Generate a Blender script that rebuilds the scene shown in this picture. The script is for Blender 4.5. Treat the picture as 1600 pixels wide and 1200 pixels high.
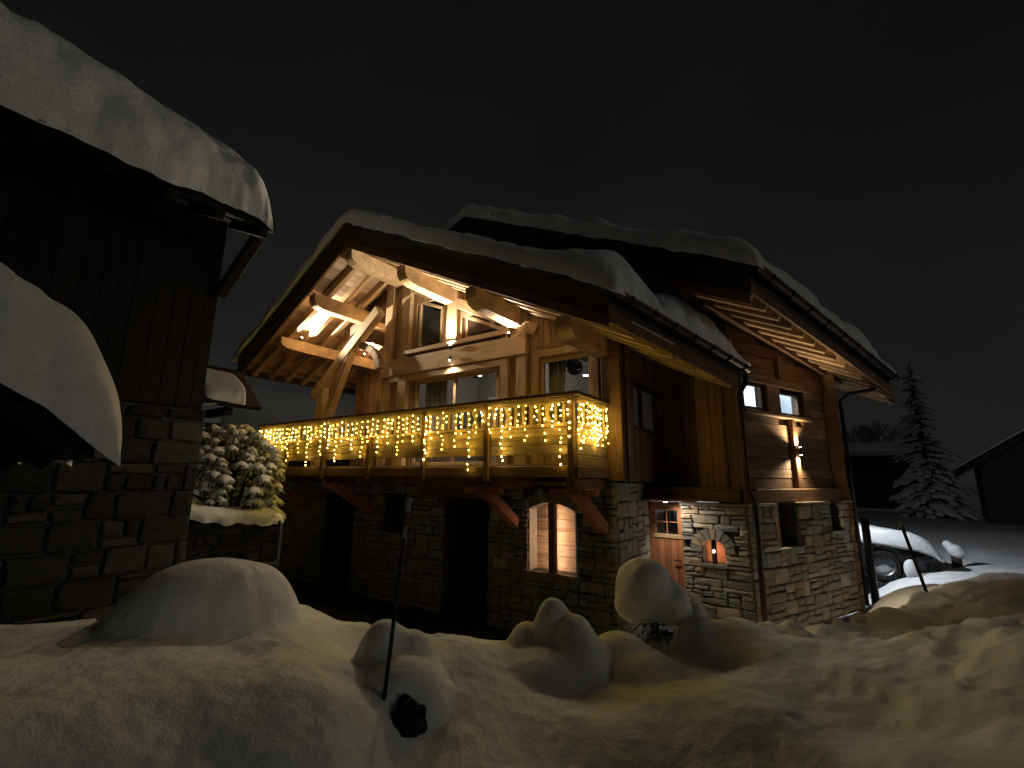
import bpy, bmesh, math, random
import numpy as np
from mathutils import Matrix, Vector

for o in list(bpy.data.objects):
    bpy.data.objects.remove(o)
SC = bpy.context.scene
COL = SC.collection
rnd = random.Random(11)

# ------------------------------------------------------------------ camera, sky, sun, exposure
# world origin = the photographer's eye; +X along the chalet front, +Y along its ridge, +Z up (metres)
cam = bpy.data.cameras.new('camera')
cam.sensor_width = 36.0
cam.lens = 16.2
cam.clip_start = 0.05
cam.clip_end = 2000
camo = bpy.data.objects.new('camera', cam)
COL.objects.link(camo)
_r = Vector((0.8225, 0.5687, 0.0081)); _d = Vector((-0.10634, 0.16775, -0.98008)); _f = Vector((-0.55874, 0.80525, 0.19845))
_m = Matrix.Identity(4)
for i in range(3):
    _m[i][0] = _r[i]; _m[i][1] = -_d[i]; _m[i][2] = -_f[i]
camo.matrix_world = _m
SC.camera = camo

w = bpy.data.worlds.new('World'); SC.world = w; w.use_nodes = True
nt = w.node_tree; nt.nodes.clear()
_o = nt.nodes.new('ShaderNodeOutputWorld'); _b = nt.nodes.new('ShaderNodeBackground')
_g = nt.nodes.new('ShaderNodeTexCoord'); _s = nt.nodes.new('ShaderNodeSeparateXYZ'); _c = nt.nodes.new('ShaderNodeValToRGB')
nt.links.new(_g.outputs['Generated'], _s.inputs[0]); nt.links.new(_s.outputs['Z'], _c.inputs[0])
_n = nt.nodes.new('ShaderNodeTexNoise'); _n.inputs['Scale'].default_value = 2.2; _n.inputs['Detail'].default_value = 5.0
nt.links.new(_g.outputs['Generated'], _n.inputs['Vector'])
_dv = nt.nodes.new('ShaderNodeVectorMath'); _dv.operation = 'DOT_PRODUCT'; _dv.inputs[1].default_value = (-0.78, 0.62, 0.0); nt.links.new(_g.outputs['Generated'], _dv.inputs[0])
_m1 = nt.nodes.new('ShaderNodeMapRange'); _m1.inputs[1].default_value = -0.2; _m1.inputs[2].default_value = 1.0; _m1.inputs[3].default_value = 0.55; _m1.inputs[4].default_value = 1.25; nt.links.new(_dv.outputs['Value'], _m1.inputs[0])
_m2 = nt.nodes.new('ShaderNodeMapRange'); _m2.inputs[1].default_value = 0.3; _m2.inputs[2].default_value = 0.7; _m2.inputs[3].default_value = 0.82; _m2.inputs[4].default_value = 1.18; nt.links.new(_n.outputs[0], _m2.inputs[0])
_mm = nt.nodes.new('ShaderNodeMath'); _mm.operation = 'MULTIPLY'; nt.links.new(_m1.outputs[0], _mm.inputs[0]); nt.links.new(_m2.outputs[0], _mm.inputs[1]); nt.links.new(_mm.outputs[0], _b.inputs[1])
nt.links.new(_c.outputs[0], _b.inputs[0]); nt.links.new(_b.outputs[0], _o.inputs[0])
_e = _c.color_ramp.elements
_e[0].position = 0.0; _e[0].color = (0.0150, 0.0147, 0.0132, 1)
_e[1].position = 1.0; _e[1].color = (0.0040, 0.0040, 0.0040, 1)
_k = _e.new(0.28); _k.color = (0.0098, 0.0096, 0.0088, 1)
_k = _e.new(0.6); _k.color = (0.0052, 0.0052, 0.0049, 1)
_b.inputs[1].default_value = 1.0

sun = bpy.data.lights.new('night_glow_sun', 'SUN')
sun.energy = 0.13; sun.angle = math.radians(14); sun.color = (1.0, 0.94, 0.82)
suno = bpy.data.objects.new('night_glow_sun', sun); COL.objects.link(suno)
suno.rotation_euler = Vector((-0.92, -0.25, -0.21)).to_track_quat('-Z', 'Y').to_euler()

SC.render.engine = 'CYCLES'
SC.cycles.use_denoising = True
SC.cycles.max_bounces = 6
SC.cycles.diffuse_bounces = 3
SC.cycles.glossy_bounces = 3
SC.cycles.transparent_max_bounces = 8
SC.cycles.sample_clamp_indirect = 4.0
SC.cycles.caustics_reflective = False
SC.cycles.caustics_refractive = False
SC.view_settings.view_transform = 'Standard'
SC.view_settings.look = 'None'
SC.view_settings.exposure = 0.0
SC.view_settings.gamma = 1.0

# ------------------------------------------------------------------ noise
_T = np.random.RandomState(5).rand(64, 64, 64)
def vnoise(x, y, z=0.0):
    x, y, z = np.broadcast_arrays(np.asarray(x, float), np.asarray(y, float), np.asarray(z, float))
    xi = np.floor(x).astype(int); yi = np.floor(y).astype(int); zi = np.floor(z).astype(int)
    fx, fy, fz = x - xi, y - yi, z - zi
    fx, fy, fz = [t * t * (3 - 2 * t) for t in (fx, fy, fz)]
    r = 0
    for a in (0, 1):
        for b in (0, 1):
            for c in (0, 1):
                r = r + _T[(xi + a) % 64, (yi + b) % 64, (zi + c) % 64] * (fx if a else 1 - fx) * (fy if b else 1 - fy) * (fz if c else 1 - fz)
    return r * 2 - 1
def fbm(x, y, z=0.0, oct=4, gain=0.5):
    r = 0; a = 1.0; s = 0
    for k in range(oct):
        f = 2.03 ** k
        r = r + a * vnoise(x * f + 7.1 * k, y * f + 3.7 * k, np.asarray(z) * f + 1.3 * k); s += a; a *= gain
    return r / s
def sstep(a, b, x):
    t = np.clip((np.asarray(x, float) - a) / (b - a), 0, 1)
    return t * t * (3 - 2 * t)

# ------------------------------------------------------------------ materials
MATS = {}
def new_mat(name):
    m = bpy.data.materials.new(name); m.use_nodes = True
    MATS[name] = m
    t = m.node_tree
    return m, t, t.nodes['Principled BSDF']
def N(t, kind, **kw):
    n = t.nodes.new(kind)
    for k, v in kw.items():
        if k in n.inputs: n.inputs[k].default_value = v
        else: setattr(n, k, v)
    return n
def ramp(t, stops):
    n = t.nodes.new('ShaderNodeValToRGB'); e = n.color_ramp.elements
    e[0].position, e[0].color = stops[0][0], (*stops[0][1], 1)
    e[1].position, e[1].color = stops[-1][0], (*stops[-1][1], 1)
    for p, c in stops[1:-1]:
        k = e.new(p); k.color = (*c, 1)
    return n
def wood(name, c0, c1, var=0.35, rough=0.75, bump=0.35):
    """grain runs along each timber's own length (local X); every timber differs a little"""
    m, t, b = new_mat(name)
    tc = N(t, 'ShaderNodeTexCoord'); oi = N(t, 'ShaderNodeObjectInfo')
    add = N(t, 'ShaderNodeVectorMath', operation='ADD'); off = N(t, 'ShaderNodeVectorMath', operation='SCALE')
    cmb = N(t, 'ShaderNodeCombineXYZ')
    for k in range(3): t.links.new(oi.outputs['Random'], cmb.inputs[k])
    t.links.new(cmb.outputs[0], off.inputs[0]); off.inputs['Scale'].default_value = 37.0
    t.links.new(tc.outputs['Object'], add.inputs[0]); t.links.new(off.outputs[0], add.inputs[1])
    mp = N(t, 'ShaderNodeMapping'); mp.inputs['Scale'].default_value = (1.6, 26, 26)
    t.links.new(add.outputs[0], mp.inputs[0])
    n1 = N(t, 'ShaderNodeTexNoise', Scale=1.0, Detail=6.0, Roughness=0.65, Distortion=0.6); t.links.new(mp.outputs[0], n1.inputs['Vector'])
    mp2 = N(t, 'ShaderNodeMapping'); mp2.inputs['Scale'].default_value = (0.9, 3.0, 3.0); t.links.new(add.outputs[0], mp2.inputs[0])
    n2 = N(t, 'ShaderNodeTexNoise', Scale=1.3, Detail=3.0); t.links.new(mp2.outputs[0], n2.inputs['Vector'])
    r = ramp(t, [(0.28, c0), (0.72, c1)]); t.links.new(n1.outputs[0], r.inputs[0])
    # knots
    vo = N(t, 'ShaderNodeTexVoronoi', Scale=1.0); mp3 = N(t, 'ShaderNodeMapping'); mp3.inputs['Scale'].default_value = (2.2, 6, 6)
    t.links.new(add.outputs[0], mp3.inputs[0]); t.links.new(mp3.outputs[0], vo.inputs['Vector'])
    kr = ramp(t, [(0.03, (0.25, 0.22, 0.2)), (0.13, (1, 1, 1))]); t.links.new(vo.outputs['Distance'], kr.inputs[0])
    # drying checks: thin dark splits along the grain
    mp4 = N(t, 'ShaderNodeMapping'); mp4.inputs['Scale'].default_value = (1.1, 46, 46); t.links.new(add.outputs[0], mp4.inputs[0])
    n4 = N(t, 'ShaderNodeTexNoise', Scale=1.0, Detail=2.0, Roughness=0.4); t.links.new(mp4.outputs[0], n4.inputs['Vector'])
    cr_ = ramp(t, [(0.29, (0.30, 0.27, 0.25)), (0.345, (1, 1, 1))]); t.links.new(n4.outputs[0], cr_.inputs[0])
    mc = N(t, 'ShaderNodeMix', data_type='RGBA', blend_type='MULTIPLY'); mc.inputs[0].default_value = 0.85
    t.links.new(r.outputs[0], mc.inputs[6]); t.links.new(cr_.outputs[0], mc.inputs[7])
    mk = N(t, 'ShaderNodeMix', data_type='RGBA', blend_type='MULTIPLY'); mk.inputs[0].default_value = 0.8
    t.links.new(mc.outputs[2], mk.inputs[6]); t.links.new(kr.outputs[0], mk.inputs[7])
    hs = N(t, 'ShaderNodeHueSaturation'); t.links.new(mk.outputs[2], hs.inputs['Color'])
    mr = N(t, 'ShaderNodeMapRange'); mr.inputs[3].default_value = 1 - var; mr.inputs[4].default_value = 1 + var
    t.links.new(oi.outputs['Random'], mr.inputs[0])
    ml = N(t, 'ShaderNodeMath', operation='MULTIPLY'); t.links.new(mr.outputs[0], ml.inputs[0])
    mr2 = N(t, 'ShaderNodeMapRange'); mr2.inputs[1].default_value = 0.3; mr2.inputs[2].default_value = 0.7; mr2.inputs[3].default_value = 0.7; mr2.inputs[4].default_value = 1.2
    t.links.new(n2.outputs[0], mr2.inputs[0]); t.links.new(mr2.outputs[0], ml.inputs[1]); t.links.new(ml.outputs[0], hs.inputs['Value'])
    t.links.new(hs.outputs[0], b.inputs['Base Color'])
    b.inputs['Roughness'].default_value = rough; b.inputs['Specular IOR Level'].default_value = 0.25
    bp = N(t, 'ShaderNodeBump', Strength=bump, Distance=0.01); t.links.new(n1.outputs[0], bp.inputs['Height']); t.links.new(bp.outputs[0], b.inputs['Normal'])
    return m
def stonem(name, cols, var=0.45):
    m, t, b = new_mat(name)
    tc = N(t, 'ShaderNodeTexCoord'); oi = N(t, 'ShaderNodeObjectInfo')
    add = N(t, 'ShaderNodeVectorMath', operation='ADD'); cmb = N(t, 'ShaderNodeCombineXYZ'); off = N(t, 'ShaderNodeVectorMath', operation='SCALE')
    for k in range(3): t.links.new(oi.outputs['Random'], cmb.inputs[k])
    t.links.new(cmb.outputs[0], off.inputs[0]); off.inputs['Scale'].default_value = 91.0
    t.links.new(tc.outputs['Object'], add.inputs[0]); t.links.new(off.outputs[0], add.inputs[1])
    r = ramp(t, cols); t.links.new(oi.outputs['Random'], r.inputs[0])
    n1 = N(t, 'ShaderNodeTexNoise', Scale=9.0, Detail=8.0, Roughness=0.7); t.links.new(add.outputs[0], n1.inputs['Vector'])
    n2 = N(t, 'ShaderNodeTexNoise', Scale=45.0, Detail=4.0, Roughness=0.7); t.links.new(add.outputs[0], n2.inputs['Vector'])
    v = N(t, 'ShaderNodeMapRange'); v.inputs[1].default_value = 0.25; v.inputs[2].default_value = 0.75; v.inputs[3].default_value = 1 - var; v.inputs[4].default_value = 1 + var
    t.links.new(n1.outputs[0], v.inputs[0])
    hs = N(t, 'ShaderNodeHueSaturation'); t.links.new(r.outputs[0], hs.inputs['Color']); t.links.new(v.outputs[0], hs.inputs['Value'])
    t.links.new(hs.outputs[0], b.inputs['Base Color'])
    b.inputs['Roughness'].default_value = 0.88; b.inputs['Specular IOR Level'].default_value = 0.2
    ad = N(t, 'ShaderNodeMath', operation='MULTIPLY_ADD'); ad.inputs[1].default_value = 0.35
    t.links.new(n2.outputs[0], ad.inputs[0]); t.links.new(n1.outputs[0], ad.inputs[2])
    bp = N(t, 'ShaderNodeBump', Strength=0.8, Distance=0.03); t.links.new(ad.outputs[0], bp.inputs['Height']); t.links.new(bp.outputs[0], b.inputs['Normal'])
    return m
def plain(name, col, rough=0.7, metal=0.0, noise=0.2, scale=14.0, bump=0.15, spec=0.3):
    m, t, b = new_mat(name)
    tc = N(t, 'ShaderNodeTexCoord')
    n1 = N(t, 'ShaderNodeTexNoise', Scale=scale, Detail=5.0, Roughness=0.6); t.links.new(tc.outputs['Object'], n1.inputs['Vector'])
    lo = tuple(c * (1 - noise) for c in col); hi = tuple(min(1, c * (1 + noise)) for c in col)
    r = ramp(t, [(0.3, lo), (0.7, hi)]); t.links.new(n1.outputs[0], r.inputs[0]); t.links.new(r.outputs[0], b.inputs['Base Color'])
    b.inputs['Roughness'].default_value = rough; b.inputs['Metallic'].default_value = metal; b.inputs['Specular IOR Level'].default_value = spec
    bp = N(t, 'ShaderNodeBump', Strength=bump, Distance=0.01); t.links.new(n1.outputs[0], bp.inputs['Height']); t.links.new(bp.outputs[0], b.inputs['Normal'])
    return m
def emit(name, col, strength):
    m, t, b = new_mat(name)
    b.inputs['Base Color'].default_value = (*col, 1)
    b.inputs['Emission Color'].default_value = (*col, 1); b.inputs['Emission Strength'].default_value = strength
    return m
def snowm(name, col=(0.80, 0.81, 0.83), fine=60.0, strength=0.5):
    m, t, b = new_mat(name)
    tc = N(t, 'ShaderNodeTexCoord')
    n1 = N(t, 'ShaderNodeTexNoise', Scale=fine, Detail=6.0, Roughness=0.7); t.links.new(tc.outputs['Object'], n1.inputs['Vector'])
    n2 = N(t, 'ShaderNodeTexNoise', Scale=5.0, Detail=5.0, Roughness=0.6); t.links.new(tc.outputs['Object'], n2.inputs['Vector'])
    r = ramp(t, [(0.3, tuple(c * 0.86 for c in col)), (0.6, col)]); t.links.new(n2.outputs[0], r.inputs[0]); t.links.new(r.outputs[0], b.inputs['Base Color'])
    b.inputs['Roughness'].default_value = 0.75; b.inputs['Specular IOR Level'].default_value = 0.15
    ad = N(t, 'ShaderNodeMath', operation='MULTIPLY_ADD'); ad.inputs[1].default_value = 0.22
    t.links.new(n1.outputs[0], ad.inputs[0]); t.links.new(n2.outputs[0], ad.inputs[2])
    bp = N(t, 'ShaderNodeBump', Strength=strength, Distance=0.05); t.links.new(ad.outputs[0], bp.inputs['Height']); t.links.new(bp.outputs[0], b.inputs['Normal'])
    return m
def glassm(name, tint=(0.9, 0.93, 0.95), ior=1.5):
    m, t, b = new_mat(name)
    t.nodes.remove(b)
    out = t.nodes['Material Output']
    tr = N(t, 'ShaderNodeBsdfTransparent'); tr.inputs[0].default_value = (*tint, 1)
    gl = N(t, 'ShaderNodeBsdfGlossy', Roughness=0.015); lw_ = N(t, 'ShaderNodeLayerWeight', Blend=0.5); pw_ = N(t, 'ShaderNodeMath', operation='POWER'); pw_.inputs[1].default_value = 4.0; t.links.new(lw_.outputs['Facing'], pw_.inputs[0]); fr = N(t, 'ShaderNodeMath', operation='MULTIPLY_ADD'); fr.inputs[1].default_value = 0.9; fr.inputs[2].default_value = 0.05; t.links.new(pw_.outputs[0], fr.inputs[0])
    mx = N(t, 'ShaderNodeMixShader'); t.links.new(fr.outputs[0], mx.inputs[0]); t.links.new(tr.outputs[0], mx.inputs[1]); t.links.new(gl.outputs[0], mx.inputs[2])
    t.links.new(mx.outputs[0], out.inputs[0])
    return m

WOOD_L = wood('larch_timber', (0.345, 0.235, 0.128), (0.54, 0.395, 0.235), 0.18)
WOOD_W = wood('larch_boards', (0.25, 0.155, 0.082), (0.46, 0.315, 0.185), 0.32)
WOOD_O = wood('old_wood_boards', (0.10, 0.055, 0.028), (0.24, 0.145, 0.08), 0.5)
WOOD_S = wood('soffit_boards', (0.30, 0.205, 0.135), (0.54, 0.40, 0.28), 0.45)
WOOD_D = wood('dark_timber', (0.030, 0.019, 0.012), (0.065, 0.042, 0.027), 0.3)
WOOD_B = wood('brown_timber', (0.105, 0.055, 0.026), (0.19, 0.105, 0.055), 0.25)
WOOD_R = wood('red_larch_door', (0.22, 0.085, 0.04), (0.38, 0.165, 0.08), 0.18)
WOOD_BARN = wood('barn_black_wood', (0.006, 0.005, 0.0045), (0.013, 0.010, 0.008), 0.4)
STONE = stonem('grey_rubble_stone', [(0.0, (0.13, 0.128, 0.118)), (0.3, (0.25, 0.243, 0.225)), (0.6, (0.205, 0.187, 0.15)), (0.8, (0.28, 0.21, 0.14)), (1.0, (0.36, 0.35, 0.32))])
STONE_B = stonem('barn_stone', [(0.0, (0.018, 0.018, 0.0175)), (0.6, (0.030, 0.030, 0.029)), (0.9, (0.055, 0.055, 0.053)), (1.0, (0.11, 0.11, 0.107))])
MORTAR = plain('mortar', (0.065, 0.06, 0.052), 0.95, noise=0.35, scale=30, bump=0.6)
SNOW = snowm('snow')
SNOW_R = snowm('roof_snow', fine=40.0, strength=0.6)
COPPER = plain('dark_gutter_metal', (0.045, 0.032, 0.026), 0.42, 0.75, 0.3)
BLACKM = plain('black_metal', (0.015, 0.015, 0.016), 0.45, 0.6)
GLASS = glassm('window_glass')
PLASTER = plain('room_plaster', (0.42, 0.39, 0.35), 0.9)
WHITEW = plain('white_room_wall', (0.72, 0.75, 0.78), 0.9, noise=0.05)
CURTAIN = plain('cream_curtain', (0.60, 0.57, 0.50), 0.95)
FLOORM = plain('room_floor', (0.16, 0.10, 0.06), 0.6)
WARM = (1.0, 0.74, 0.42)
BULB = emit('fairy_bulb_glow', (1.0, 0.71, 0.085), 60.0)
BULB_DIM = emit('fairy_bulb_glow_dim', (1.0, 0.66, 0.07), 30.0)
BULB_HOT = emit('fairy_bulb_glow_bright', (1.0, 0.76, 0.14), 95.0)
LEDW = emit('white_led_glow', (0.95, 0.97, 1.0), 9.0)
LED_WARM = emit('warm_led_glow', (1.0, 0.66, 0.42), 28.0)
SPOT_GLOW = emit('spotlight_lens_glow', (1.0, 0.86, 0.62), 30.0)
WIRE = plain('thin_wire', (0.20, 0.19, 0.15), 0.6)

# ------------------------------------------------------------------ object helpers
WM = {}
def link(ob, parent=None, mat4=None):
    COL.objects.link(ob)
    mw = mat4 if mat4 is not None else Matrix.Identity(4)
    if parent is not None:
        ob.parent = parent
        ob.matrix_parent_inverse = WM[parent.name].inverted()
    ob.matrix_basis = mw
    WM[ob.name] = mw.copy()
    return ob
def tag(o, label=None, cat=None, group=None, kind=None):
    if label: o['label'] = label
    if cat: o['category'] = cat
    if group: o['group'] = group
    if kind: o['kind'] = kind
    return o
def empty(name, loc=(0, 0, 0), parent=None):
    e = bpy.data.objects.new(name, None); e.empty_display_size = 0.2
    return link(e, parent, Matrix.Translation(loc))
def mesh_obj(name, verts, faces, mat, parent=None, mat4=None, smooth=False, center=True):
    """verts in world coords when mat4 is None (re-centred on their middle), else local"""
    if mat4 is None and center:
        a = np.asarray(verts, float); c = (a.min(0) + a.max(0)) / 2
        verts = (a - c).tolist(); mat4 = Matrix.Translation(c.tolist())
    me = bpy.data.meshes.new(name)
    me.from_pydata([tuple(v) for v in verts], [], faces); me.update()
    if smooth: me.polygons.foreach_set('use_smooth', [True] * len(me.polygons))
    if mat is not None: me.materials.append(mat)
    return link(bpy.data.objects.new(name, me), parent, mat4)
def chamfer(L, W, H, c):
    hx, hy, hz = L / 2, W / 2, H / 2; c = min(c, hx * .8, hy * .8, hz * .8)
    V = []; idx = {}
    for sx in (-1, 1):
        for sy in (-1, 1):
            for sz in (-1, 1):
                for k in range(3):
                    p = [sx * (hx - c), sy * (hy - c), sz * (hz - c)]; p[k] = (sx * hx, sy * hy, sz * hz)[k]
                    idx[sx, sy, sz, k] = len(V); V.append(tuple(p))
    F = []
    for k in range(3):
        a, b = [(1, 2), (2, 0), (0, 1)][k]
        for s in (-1, 1):
            q = []
            for (sa, sb) in ((-1, -1), (1, -1), (1, 1), (-1, 1)):
                t = [0, 0, 0]; t[k] = s; t[a] = sa; t[b] = sb; q.append(idx[t[0], t[1], t[2], k])
            F.append(q if s > 0 else q[::-1])
        for sa in (-1, 1):
            for sb in (-1, 1):
                t0 = [0, 0, 0]; t0[k] = -1; t0[a] = sa; t0[b] = sb; t1 = list(t0); t1[k] = 1
                q = [idx[(*t0, a)], idx[(*t1, a)], idx[(*t1, b)], idx[(*t0, b)]]
                F.append(q if sa * sb < 0 else q[::-1])
    for sx in (-1, 1):
        for sy in (-1, 1):
            for sz in (-1, 1):
                q = [idx[sx, sy, sz, 0], idx[sx, sy, sz, 1], idx[sx, sy, sz, 2]]
                F.append(q if sx * sy * sz > 0 else q[::-1])
    return V, F
def beam(name, p, q, wdt, hgt, mat, parent=None, up=(0, 0, 1), ch=0.008, roll=0.0):
    """a timber from p to q: local X along it, width sideways, height along up"""
    p, q = Vector(p), Vector(q); x = (q - p); L = x.length; x.normalize()
    u = Vector(up); y = u.cross(x)
    if y.length < 1e-4: y = Vector((1, 0, 0)).cross(x)
    y.normalize(); z = x.cross(y)
    m = Matrix((x, y, z)).transposed().to_4x4(); m.translation = (p + q) / 2
    if roll: m = m @ Matrix.Rotation(roll, 4, 'X')
    V, F = chamfer(L, wdt, hgt, ch)
    return mesh_obj(name, V, F, mat, parent, m)
def prism(name, poly, vec, mat, parent=None, smooth=False):
    """polygon (3D points) pushed along vec"""
    n = len(poly); v = Vector(vec)
    V = [tuple(p) for p in poly] + [tuple(Vector(p) + v) for p in poly]
    F = [list(range(n))[::-1], list(range(n, 2 * n))] + [[i, (i + 1) % n, n + (i + 1) % n, n + i] for i in range(n)]
    o = mesh_obj(name, V, F, mat, parent, smooth=smooth)
    bm = bmesh.new(); bm.from_mesh(o.data); bmesh.ops.recalc_face_normals(bm, faces=bm.faces); bm.to_mesh(o.data); bm.free()
    return o
def tube_geo(pts, rad, n=8, cap=True):
    pts = [Vector(p) for p in pts]; V = []; F = []
    rads = rad if isinstance(rad, (list, tuple)) else [rad] * len(pts)
    prev = None
    for i, p in enumerate(pts):
        d = (pts[min(i + 1, len(pts) - 1)] - pts[max(i - 1, 0)]).normalized()
        a = prev if prev is not None else (Vector((0, 0, 1)) if abs(d.z) < 0.9 else Vector((1, 0, 0)))
        a = (a - d * a.dot(d)).normalized(); prev = a; b = d.cross(a)
        for k in range(n):
            t = 2 * math.pi * k / n; V.append(tuple(p + (a * math.cos(t) + b * math.sin(t)) * rads[i]))
    for i in range(len(pts) - 1):
        for k in range(n):
            F.append([i * n + k, i * n + (k + 1) % n, (i + 1) * n + (k + 1) % n, (i + 1) * n + k])
    if cap:
        F.append(list(range(n))[::-1]); F.append([(len(pts) - 1) * n + k for k in range(n)])
    return V, F
def tube(name, pts, rad, mat, parent=None, n=8):
    V, F = tube_geo(pts, rad, n)
    return mesh_obj(name, V, F, mat, parent, smooth=True)
class MB:
    def __init__(s): s.V = []; s.F = []
    def add(s, V, F):
        b = len(s.V); s.V += [tuple(v) for v in V]; s.F += [[i + b for i in f] for f in F]
    def box(s, lo, hi):
        V = [(x, y, z) for x in (lo[0], hi[0]) for y in (lo[1], hi[1]) for z in (lo[2], hi[2])]
        s.add(V, [[0, 1, 3, 2], [4, 6, 7, 5], [0, 4, 5, 1], [2, 3, 7, 6], [0, 2, 6, 4], [1, 5, 7, 3]])
    def build(s, name, mat, parent=None, smooth=False): return mesh_obj(name, s.V, s.F, mat, parent, smooth=smooth)
_ico = {}
def ico(sub):
    if sub not in _ico:
        bm = bmesh.new(); bmesh.ops.create_icosphere(bm, subdivisions=sub, radius=1.0)
        _ico[sub] = (np.array([v.co[:] for v in bm.verts]), [[v.index for v in f.verts] for f in bm.faces]); bm.free()
    return _ico[sub]
def blob_mesh(name, balls, mat, parent=None, voxel=0.035, smooth_it=8, noise=0.02, nscale=3.0, seed=0):
    """several ellipsoids (cx,cy,cz,rx,ry,rz) melted into one continuous snow body"""
    V = []; F = []; b = 0
    P, T = ico(4)
    for (cx, cy, cz, rx, ry, rz) in balls:
        q = P * np.array([rx, ry, rz]) + np.array([cx, cy, cz])
        d = fbm(q[:, 0] * nscale + seed, q[:, 1] * nscale, q[:, 2] * nscale, 3)
        q = q + P * (d * noise)[:, None]
        V += q.tolist(); F += [[i + b for i in f] for f in T]; b += len(P)
    o = mesh_obj(name, V, F, mat, parent, smooth=True)
    r = o.modifiers.new('melt', 'REMESH'); r.mode = 'VOXEL'; r.voxel_size = voxel; r.use_smooth_shade = True
    s = o.modifiers.new('soften', 'SMOOTH'); s.factor = 0.6; s.iterations = smooth_it
    return o
def lamp(name, kind, loc, energy, color, parent=None, target=None, radius=0.03, spot=None, blend=0.6):
    l = bpy.data.lights.new(name, kind); l.energy = energy; l.color = color
    if kind in ('POINT', 'SPOT'): l.shadow_soft_size = radius
    if kind == 'SPOT': l.spot_size = math.radians(spot); l.spot_blend = blend
    o = bpy.data.objects.new(name, l)
    m = Matrix.Translation(loc)
    if target is not None:
        m = Matrix.Translation(loc) @ (Vector(target) - Vector(loc)).to_track_quat('-Z', 'Y').to_matrix().to_4x4()
    return link(o, parent, m)

#=================================================================== GROUND
def hdir(px):           # plan direction seen at a picture column, on the horizon
    v = _r * ((px - 800) / 720.0) + _f + _d * (145 / 720.0)
    h = math.hypot(v.x, v.y); return v.x / h, v.y / h
def hslope(px, py):
    v = _r * ((px - 800) / 720.0) + _f + _d * ((py - 600) / 720.0)
    return v.z / math.hypot(v.x, v.y)
# bank profile by bearing: far lip (row, distance), near lip (row, distance), ground beyond
K = [(-700, 1060, 5.2, 1110, 3.0, -1.5), (-300, 1040, 5.4, 1090, 3.2, -1.5), (0, 1006, 5.6, 1075, 3.4, -1.6), (120, 982, 5.6, 1066, 3.4, -1.8), (220, 962, 5.6, 1060, 3.4, -2.1), (330, 956, 5.6, 1055, 3.4, -2.5),
     (480, 944, 5.8, 1046, 3.3, -2.75), (560, 973, 5.3, 1066, 3.3, -2.75), (610, 993, 4.7, 1098, 3.35, -2.75), (690, 1008, 4.35, 1104, 3.6, -2.75), (745, 1013, 4.3, 1092, 3.6, -2.75),
     (800, 1010, 4.4, 1090, 3.6, -2.75), (870, 1006, 4.6, 1094, 3.6, -2.75), (930, 1006, 4.7, 1098, 3.6, -2.75), (1000, 1012, 4.8, 1108, 3.6, -2.75), (1060, 1006, 5.0, 1110, 3.6, -2.75),
     (1110, 985, 5.1, 1110, 3.6, -2.75), (1200, 978, 5.4, 1098, 3.6, -2.75), (1270, 984, 5.8, 1100, 3.6, -2.75), (1310, 978, 6.3, 1115, 3.5, -2.75), (1350, 958, 7.4, 1125, 3.4, -2.2),
     (1400, 938, 8.2, 1130, 3.4, -1.95), (1450, 915, 9.0, 1135, 3.4, -1.85), (1520, 900, 9.4, 1135, 3.4, -1.8), (1600, 906, 9.0, 1135, 3.4, -1.8), (1900, 905, 9.0, 1140, 3.3, -1.75), (2600, 905, 9.0, 1150, 3.2, -1.7)]
_ang = []
for k in K:
    x, y = hdir(k[0]); _ang.append(math.atan2(x, y))
_kz2 = [hslope(k[0], k[1]) * k[2] for k in K]; _kz1 = [hslope(k[0], k[3]) * k[4] for k in K]
_kt2 = [k[2] for k in K]; _kt1 = [k[4] for k in K]; _kb = [k[5] for k in K]
for i, k in enumerate(K):
    if k[0] < -200: _kz2[i] = -1.35; _kz1[i] = -1.3
    if k[0] > 1700: _kz2[i] = -1.6; _kz1[i] = -1.62
def zrow(px, py, d_): return hslope(px, py) * d_
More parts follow.
